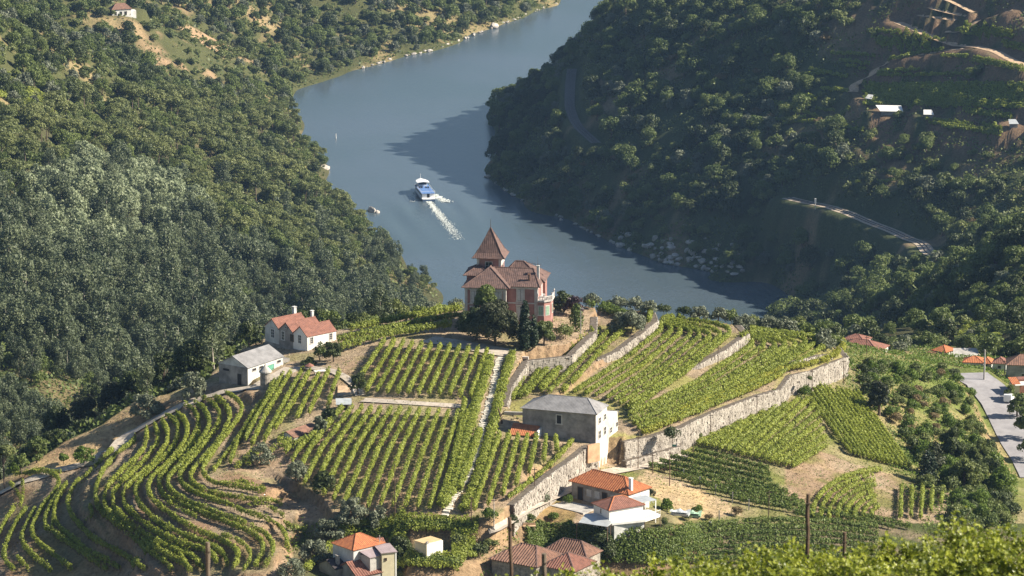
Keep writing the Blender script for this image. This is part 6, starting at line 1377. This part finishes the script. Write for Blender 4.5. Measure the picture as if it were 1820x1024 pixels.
# small house high on the left bank, hillside sheds
H = House('hillside_house', 214, 28, 22, 'white house with an old red roof high on the top left hillside', r0=1250)
H.box('wall', -4, 5.5, 0, 5, -2, 3.0, M['white']); H.hip(-4, 5.5, 0, 5, 3.0, 2.6, .4, M['brown'], pitch=.6, amp=.1); H.box('annex', 5.504, 8, .5, 4, -2, 2, M['white'])
for u in (-2.4, .3, 2.6): H.opening('window', ('f', 0), u, .3, 1.3, 1.7, M['white'], M['darkwood'], fw=.1)
for x, y, rz, L_, W_, lb in ((1566, 205, -6, 8.5, 6, 'long shed with a bright white roof among the hillside vines'), (1643, 211, -5, 3.4, 3, 'small white roofed shed right of the long white shed'), (1795, 228, 0, 3, 2.5, 'small pale blue roofed hut near the right edge of the hillside'), (1540, 182, -40, 2.6, 1.8, 'small pale roofed hut on the path above the long white shed')):
    H = House('hillside_shed', x, y, rz, lb, 'shed', r0=1080); H.box('wall', 0, L_, 0, W_ * .6, -2, 1.7, M['grey']); b = MB(); b.hexa([(-.4, -.6, 1.7), (L_ + .4, -.6, 1.7), (-2.4 if L_ > 6 else -.4, W_, 3.0), (L_ - .5, W_, 3.0), (-.4, -.6, 1.8), (L_ + .4, -.6, 1.8), (-2.4 if L_ > 6 else -.4, W_, 3.1), (L_ - .5, W_, 3.1)]); H.part('roof', b, M['white'] if x != 1795 else M['metal'])

# ------------------------------------------------------------------ roads, track, path, railway
def ribbon(name, P, w, m, lift=.06, kind='structure', parent=None, off=0.0, thick=0.0, label=None, cat=None):
    P = dense(P, 1.1 if name not in ('ballast', 'rail') else 3.5); T = np.gradient(P[:, :2], axis=0); T /= np.hypot(T[:, 0], T[:, 1])[:, None]; N_ = np.c_[-T[:, 1], T[:, 0]]
    b = MB(); V = []
    K = 5
    for k in range(len(P)):
        for j in range(K):
            q = P[k, :2] + N_[k] * (off + w * (j / (K - 1) - .5)); V.append((*q, max(P[k, 2], float(min(P[k, 2] + .5, max(gz(q[0], q[1])[0], gz(q[0] + T[k, 0] * .5, q[1] + T[k, 1] * .5)[0], gz(q[0] - T[k, 0] * .5, q[1] - T[k, 1] * .5)[0])))) + lift + (0.02 if 0 < j < K - 1 else 0)))
    F = [(k * K + j + 1, k * K + j, (k + 1) * K + j, (k + 1) * K + j + 1) for k in range(len(P) - 1) for j in range(K - 1)]; b.add(V, F)
    if thick:
        n = len(V); V2 = [(x, y, z - thick) for x, y, z in V]; b.add(V + V2, [(k * K, k * K + n, (k + 1) * K + n, (k + 1) * K) for k in range(len(P) - 1)] + [((k + 1) * K + K - 1, (k + 1) * K + K - 1 + n, k * K + K - 1 + n, k * K + K - 1) for k in range(len(P) - 1)])
    o = b.build(name, m, parent)
    if kind: tag(o, kind=kind)
    return o
ribbon('road', ROAD_R, 7.2, M['asphalt'], .1); ribbon('track', TRACK_L, 3.2, M['gravel'], .08)
for i, P in enumerate(DIRT): ribbon('dirt_road', P, 4.4 if i < 2 else 2.2, M['dirt'], .12)
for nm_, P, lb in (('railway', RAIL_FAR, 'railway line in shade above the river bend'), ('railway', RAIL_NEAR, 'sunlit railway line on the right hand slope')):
    r = empty('railway', (0, 0, 0)); tag(r, lb, 'railway'); ribbon('ballast', P, 5.6 if 'sunlit' in lb else 4.6, M['ballast'] if 'sunlit' in lb else M['shadeballast'], .1, None, r)  # far stretch takes the ballast with shade painted into its colour
    for o_ in (-.85, .85): ribbon('rail', P, .22, M['rail'], .32, None, r, off=o_, thick=.2)
for x, y, h, lb in ((1449, 372, 4.2, 'white railway signal post beside the sunlit line'),):
    H = House('signal_post', x, y, 0, lb, 'signal'); b = MB(); b.tube([(0, 0, -.5), (0, 0, h)], .12, 6); H.part('post', b, M['white']); H.box('signal_head', -.35, .35, -.2, .2, h * .6, h + .1, M['white'])
# lane below the walls, villa yard paving
ribbon('lane', flatz(ground_line([(868,946),(900,928),(935,905),(985,882),(1030,862),(1075,842),(1110,836),(1150,828),(1190,820),(1222,806)], 3, 3), 4), 2.6, M['gravel'], .12)
ribbon('farm_path', flatz(ground_line([(645,712),(700,715),(760,719),(830,724)], 2, 4), 4), 2.2, M['gravel'], .1)
ribbon('yard_path', flatz(ground_line([(520,655),(560,656),(590,660),(615,672),(632,686),(640,704)], 2, 4), 3), 1.6, M['gravel'], .1)
# villa forecourt
pp = ground_line([(760,604),(800,610),(840,617),(880,625),(910,630)], 2, 4); ribbon('forecourt', pp, 4.5, M['gravel'], .1)
# the stone path with its slabs
cpl = ground_line([(890,636),(884,655),(880,672),(877,692),(870,714),(863,738),(856,762),(850,790),(840,820),(828,850),(812,878),(800,896),(790,918)], 3, 3)
r = empty('stone_path', (0, 0, 0)); tag(r, 'pale stepped stone path running down between vine hedges from the villa', 'path')
s_ = np.r_[0, np.cumsum(np.hypot(*np.diff(cpl[:, :2], axis=0).T))]; k = 0; pr_ = np.random.default_rng(5)
for d in np.arange(.3, s_[-1], .92):
    x, y = np.interp(d, s_, cpl[:, 0]), np.interp(d, s_, cpl[:, 1]); x2, y2 = np.interp(d + .8, s_, cpl[:, 0]), np.interp(d + .8, s_, cpl[:, 1]); a = math.atan2(y2 - y, x2 - x)
    b = MB(); w_ = .38 + pr_.random() * .28; t, n_ = np.array([math.cos(a), math.sin(a)]), np.array([-math.sin(a), math.cos(a)]); z = float(gz(x, y)[0])
    j = pr_.normal(size=(4, 2)) * .06; c = np.array([x, y]) + n_ * pr_.normal() * .08
    C4 = [c - t * .42 - n_ * w_ + j[0], c - t * .42 + n_ * w_ + j[1], c + t * .42 - n_ * w_ + j[2], c + t * .42 + n_ * w_ + j[3]]
    b.hexa([(*p, z - .25) for p in C4] + [(*p, z + .14 + .05 * pr_.random()) for p in C4]); b.build('slab', M['slab'], r)
# viaduct by the railway, embankment walls
H = House('viaduct', 1668, 520, -35, 'dark railway bridge wall with a pale coping on the right slope', 'bridge', r0=850)
H.box('wall', 0, 8.2, 0, 3, -8, 3.6, M['stone']); H.box('coping', -.3, 8.5, -.2, 3.2, 3.604, 3.9, M['stone']); H.opening('arch', ('f', 0), 4.2, -4, 3, 5, M['stone'], M['darkwood'], sill=False, kind='arch_void')

# ------------------------------------------------------------------ poles and posts
PL = [(1034,801,846,'wooden pole against the sloping wall by the brown house'),(950,831,899,'wooden pole at the foot of the sloping wall, left of the small olive tree'),(1134,774,834,'thin pole by the low lane wall near the white end wall'),(1190,802,864,'thin pole at the left end of the dark vine rows'),(1263,735,779,'thin pole before the big wall, right of the ivy'),(1345,702,748,'thin pole before the middle of the big wall'),(1276,616,664,'thin dark pole standing on the middle curved wall'),(1348,618,645,'thin pole among the vines of the lower terrace'),(1443,658,702,'thin pole before the right part of the big wall'),(1499,640,684,'thin pole at the right end of the big wall'),(1366,872,928,'thin pole in the dark vine rows'),(702,824,926,'thin brown lattice mast at the lower edge of the large vine plot'),(838,882,946,'dark post at the lower end of the stone path'),(878,886,944,'pale concrete pole right of the lane entrance'),(1032,549,600,'pale lamp pole on the dry terrace beside the villa'),(1540,597,630,'pole in front of the large red village roof'),(1749,622,676,'thick grey pole among the orange village roofs'),(1785,640,672,'pole left of the big brown village roof'),(675,951,1012,'pale steel pole between the orange roof and the cream annex'),(1160,806,842,'short dark pole on the lane'),(1232,790,812,'short post beside the green gate')]
for x, t, y, lb in PL:
    P = hit(x, y); D = np.linalg.norm(P - CAM); h = (y - t) / (FPX / D * .97); r = empty('utility_pole', P); tag(r, lb, 'pole')
    wd = .13 if 'thick' not in lb else .3
    b = MB(); b.tube([(0, 0, -.4), (0, 0, h)], [wd * .62, wd * .42], 6); b.build('post', M['concrete'] if 'pale' in lb or 'grey' in lb else M['wood'], r)
    if h > 2.8 and 'lamp' not in lb and 'lattice' not in lb: b = MB(); b.box(-.4, .4, -.04, .04, h - .35, h - .25); b.build('crossarm', M['wood'], r)
    if 'lamp' in lb: b = MB(); b.box(-.05, .5, -.08, .08, h - .05, h + .06); b.build('lamp_head', M['concrete'], r)
H = House('green_gate', 1197, 806, -5, 'green metal gate in the low wall below the big retaining wall', 'gate'); H.box('leaf', -.45, .4, -.05, 0, 0, 1.5, M['green']); H.box('gate_post', .404, .6, -.1, .1, -.2, 1.8, M['quoin'])
for x, t, b_, w_, lean, lb in ((905, 920, 1075, .10, .30, 'tall dark leaning vineyard post in front of the old tiled house'), (1437, 878, 1040, .11, 0, 'tall dark vineyard post above the foreground vines'), (1501, 946, 1040, .10, 0, 'short dark vineyard post right of the tall one in the foreground'), (967, 984, 1075, .12, .05, 'weathered stubby vineyard post before the old tiled house'), (369, 964, 1075, .13, 0, 'weathered vineyard post in front of the curved left terraces')):
    P = atz(x, t, 0.0); d = P - CAM; d /= math.hypot(d[0], d[1]); P = CAM + d * 97; g = float(height(np.array([P[0]]), np.array([P[1]]))[0])
    r = empty('vineyard_post', (P[0] + lean * .4, P[1], g)); tag(r, lb, 'post'); hh = P[2] - g
    b = MB(); n = 9; zz = np.linspace(-.3, hh, n); rg_ = np.random.default_rng(x)
    b.tube(np.c_[-lean * .4 * zz / hh + rg_.normal(size=n) * .006, np.zeros(n), zz], w_ * .5 * (1 + .08 * rg_.normal(size=n)), 7); b.build('post', M['wood'] if 'dark' in lb else POST_M, r)
    b = MB(); b.tube([(-.06, -.05, hh - .25), (.08, -.05, hh - .24)], .012, 4); b.build('wire_clip', M['steel'], r)

# ------------------------------------------------------------------ van, boat, marker, rocks
H = House('van', 1793, 713, 72, 'white van parked at the right side of the asphalt road', 'van')
b = MB(); prof = [(-1.6, .25), (1.55, .25), (1.6, .75), (1.15, .95), (.75, 1.5), (-1.5, 1.55), (-1.62, 1.3)]
V = [(x, -.7, z) for x, z in prof] + [(x, .7, z) for x, z in prof]; n = len(prof); b.add(V, [(i, (i + 1) % n, n + (i + 1) % n, n + i) for i in range(n)]); b.add(V, [(0, i, i + 1) for i in range(1, n - 1)] + [(n, n + i + 1, n + i) for i in range(1, n - 1)]); H.part('body', b, M['boatwhite'])
b = MB(); b.hexa([(1.14, -.6, .98), (.78, -.6, 1.46), (1.14, .6, .98), (.78, .6, 1.46), (1.19, -.6, 1.0), (.83, -.6, 1.49), (1.19, .6, 1.0), (.83, .6, 1.49)]); H.part('windscreen', b, M['glass'])
for sy in (-.715, .70): H.box('side_window', -.1, .75, sy, sy + .015, .98, 1.35, M['glass'])
for x in (-1.05, 1.05):
    for y in (-.66, .66): b = MB(); b.tube([(x, y - .09, .27), (x, y + .09, .27)], .27, 12); H.part('wheel', b, M['darkwood'])
# river boat: hull by stations
yaw = math.atan2(hd[1], hd[0]) - PI / 2
r = empty('river_boat', (Bp[0], Bp[1], -.15), yaw); tag(r, 'blue and white river tour boat leaving a foaming wake', 'boat')
def hull(zs, fl, m, nm, y0=-14.5, y1=14.5, bw=3.2):
    ys = np.linspace(y0, y1, 15); b = MB(); V = []
    for y in ys:
        t = (y - y0) / (y1 - y0); w_ = bw * (1 - max(0, (t - .55) / .45) ** 2.2) * (1 - .12 * max(0, (.15 - t) / .15))
        w_ = max(w_, .06)
        for z, f in zip(zs, fl): sh = 1.0 * max(0, (t - .6) / .4) ** 2 * (z > .6); V.append((-w_ * f, y, z + sh)); V.append((w_ * f, y, z + sh))
    k = len(zs) * 2
    F = []
    for i in range(len(ys) - 1):
        for j in range(len(zs) - 1):
            a = i * k + j * 2; F += [(a, a + 2, a + k + 2, a + k), (a + 1, a + k + 1, a + k + 3, a + 3)]
        a = i * k + k - 2; F.append((a, a + 1, a + k + 1, a + k))
    F += [(j * 2, j * 2 + 1, j * 2 + 3, j * 2 + 2) for j in range(len(zs) - 1)]
    b.add(V, F); return b.build(nm, m, r)
hull((-.6, .2, 1.1), (.75, .93, 1.0), M['hull'], 'hull'); hull((1.104, 1.55), (1.0, 1.03), M['boatwhite'], 'hull_band')
b = MB(); b.box(-2.75, 2.75, -12.8, 6.5, 1.56, 3.5); ca = b.build('cabin', M['boatwhite'], r)
for sx in (-1, 1):
    for k in range(8): b = MB(); b.box(*sorted((sx * 2.76, sx * 2.80)), -12 + k * 2.25, -10.2 + k * 2.25, 2.2, 3.1); b.build('window', M['glass'], ca)
b = MB(); b.box(-2.95, 2.95, -13.4, 6.9, 3.504, 3.62); dk = b.build('upper_deck', M['bluepaint'], r)
b = MB(); b.box(-.6, .6, -12.86, -12.804, 1.7, 3.4); b.build('stern_door', M['darkwood'], ca)
b = MB()
for x in (-2.9, 2.9):
    b.tube([(x, -13.3, 4.6), (x, 1.5, 4.6)], .05, 4)
    for y in np.arange(-13.3, 1.6, 1.85): b.tube([(x, y, 3.6), (x, y, 4.6)], .04, 4)
b.tube([(-2.9, -13.3, 4.6), (2.9, -13.3, 4.6)], .05, 4); b.build('railing', M['boatwhite'], dk)
b = MB(); b.box(-2.0, 2.0, 2.8, 5.6, 3.63, 5.6); wh = b.build('wheelhouse', M['boatwhite'], r); b = MB(); b.box(-1.8, 1.8, 2.74, 2.796, 4.4, 5.3); b.build('window', M['glass'], wh)
b = MB(); V = []; 
ysr = np.linspace(0.5, 9.5, 7); wr_ = [2.7, 2.8, 2.8, 2.7, 2.4, 1.8, .9]
for y, w_ in zip(ysr, wr_): V += [(-w_, y, 5.7), (0, y, 6.05), (w_, y, 5.7)]
b.add(V, [(i * 3 + j, i * 3 + j + 1, i * 3 + j + 4, i * 3 + j + 3) for i in range(6) for j in range(2)]); V2 = [(x, y, z - .1) for x, y, z in V]; b.add(V2, [(i * 3 + j + 3, i * 3 + j + 4, i * 3 + j + 1, i * 3 + j) for i in range(6) for j in range(2)]); b.build('canopy', M['boatwhite'], r)
b = MB(); b.box(-2.2, 2.2, 7, 11, 2.0, 3.0); b.build('fore_cabin', M['boatwhite'], r)
b = MB(); b.tube([(0, 8.5, 5.5), (0, 8.5, 8.2)], .07, 5); b.build('mast', M['boatwhite'], r)
b = MB(); [b.box(x, x + .5, y, y + .5, 3.63, 4.05) for x in (-2.2, -1.2, .7, 1.7) for y in (-1.5, -.4)]; tag(b.build('deck_chairs', M['darkwood'], dk), kind='stuff')
b = MB(); b.tube([(-2.5, 4.4, 4.0), (-2.5, 5.6, 4.0)], .35, 8); b.build('life_raft', M['boatwhite'], r)
# foam of the wake
fm, t_, b_ = newmat('foam'); N, L = t_.nodes, t_.links; b_.inputs['Base Color'].default_value = (.72, .76, .72, 1); b_.inputs['Roughness'].default_value = .8
fr_ = np.random.default_rng(8); b = MB()
def foam(n, cu, cv, su, sv, sz):
    u = cu + su * fr_.random(n) ** 1.3; v = cv(u) + fr_.normal(size=n) * sv(u); sz = sz * (.4 + fr_.random(n)) * (1 - .5 * (u - cu) / su)
    c = np.c_[Bp[0] - hd[0] * u + hn[0] * v, Bp[1] - hd[1] * u + hn[1] * v, .12 + .1 * fr_.random(n)]
    leaves(b, c, unit(fr_.normal(size=(n, 3)) * .15 + np.array([0, 0, 1.])), sz, fr_, 0, None, .45)
foam(2600, 14.2, lambda u: 0 * u, 80, lambda u: .6 + .010 * (u - 14), .42)
foam(700, -8, lambda u: -(2.6 + .2 * (u + 8)), 26, lambda u: .6 + .05 * (u + 2), .8)
foam(260, -8, lambda u: (2.6 + .2 * (u + 8)), 22, lambda u: .5 + .03 * (u + 2), .55)
tag(b.build('wake_foam', fm, tint=True), kind='stuff')
H = House('river_marker', 597, 246, 0, 'thin white navigation marker standing in the river', 'marker', z=0); b = MB(); b.tube([(0, 0, -.5), (0, 0, 2.4)], [.3, .12], 6); H.part('post', b, M['white'])
def rock(x, y, s, label, z=None, r0=60, nm='boulder', group=None, flat=.6):
    P = hit(x, y, r0) if z is None else atz(x, y, z); rg = np.random.default_rng(int(x * 13 + y)); bmv = []
    import bmesh
    bm = bmesh.new(); bmesh.ops.create_icosphere(bm, subdivisions=2, radius=1); st = np.array([1, .8, flat]) * (1 + .25 * rg.normal(size=3)); pl = unit(rg.normal(size=(7, 3)))
    for v in bm.verts:
        c = np.array(v.co); 
        for q in pl:
            d_ = c @ q - .72
            if d_ > 0: c = c - q * d_
        v.co = c * st * s
    me = bpy.data.meshes.new(nm); bm.to_mesh(me); bm.free(); me.materials.append(M['rock']); o = bpy.data.objects.new(nm, me); COL.objects.link(o); o.location = P; o.rotation_euler = (0, 0, rg.random() * 6); tag(o, label, 'boulder', group); return o
rock(660, 375, 3.2, 'large pale boulder standing in the water off the left bank', 0.2); rock(671, 378, 1.4, 'small flat boulder right of the large one in the water', 0); rock(571, 301, 3.6, 'pinkish boulder at the waterline of the left bank', .3)
rk = np.random.default_rng(21)
for k in range(78):
    x = rk.uniform(1100, 1320); lo = np.interp(x, [1100, 1200, 1300], [440, 472, 488]); y = lo - abs(rk.normal()) * 26
    if y < 395: continue
    rock(x, y, rk.uniform(.9, 2.4), 'grey angular boulder on the rocky shore of the right bank', r0=1080, group='boulders on the rocky shore of the right bank')
for k in range(70):
    t = rk.random(); x = 640 + 360 * t; y = float(np.interp(x, [600, 700, 760, 820, 880, 940, 1000], [135, 105, 92, 72, 48, 25, 2])) - rk.random() * 3
    rock(x, y, rk.uniform(.5, 1.3), 'pale shoreline rock along the far bank', .5, group='rocks along the far shoreline', nm='boulder')
rock(878, 46, 3, 'largest pale rock face on the far shoreline', 1.5)
for k in range(30):
    x = rk.uniform(868, 1100); y = float(np.interp(x, [866, 890, 930, 1000, 1080, 1150], [312, 332, 357, 387, 427, 456])); rock(x, y, rk.uniform(.7, 1.5), 'dark rock at the shaded waterline of the right bank', .3, group='rocks at the shaded waterline')
rock(1160, 390 + 62, 1.0, 'small pale rock in the water off the right bank', .1); rock(997, 391, 1.2, 'pale rock in the water below the shaded bank', .1)
# ivy on the big wall
for k, (x, y, s) in enumerate([(1257,745,.75),(1300,728,.7),(1322,722,.8),(1376,700,.45),(1200,768,.8),(1440,676,.4)]):
    put_bush(x, y, 1 if k % 2 else 5, s, ['ivy clump hanging on the big wall left of its middle', 'left ivy clump of the pair on the big wall', 'right ivy clump of the pair on the big wall', 'small ivy clump near the tip of the big wall', 'ivy clump at the left end of the big wall', 'small plant on the tip of the big wall'][k], 'ivy on the big wall', z=(212 - k * .1) * ZS, nm='ivy')
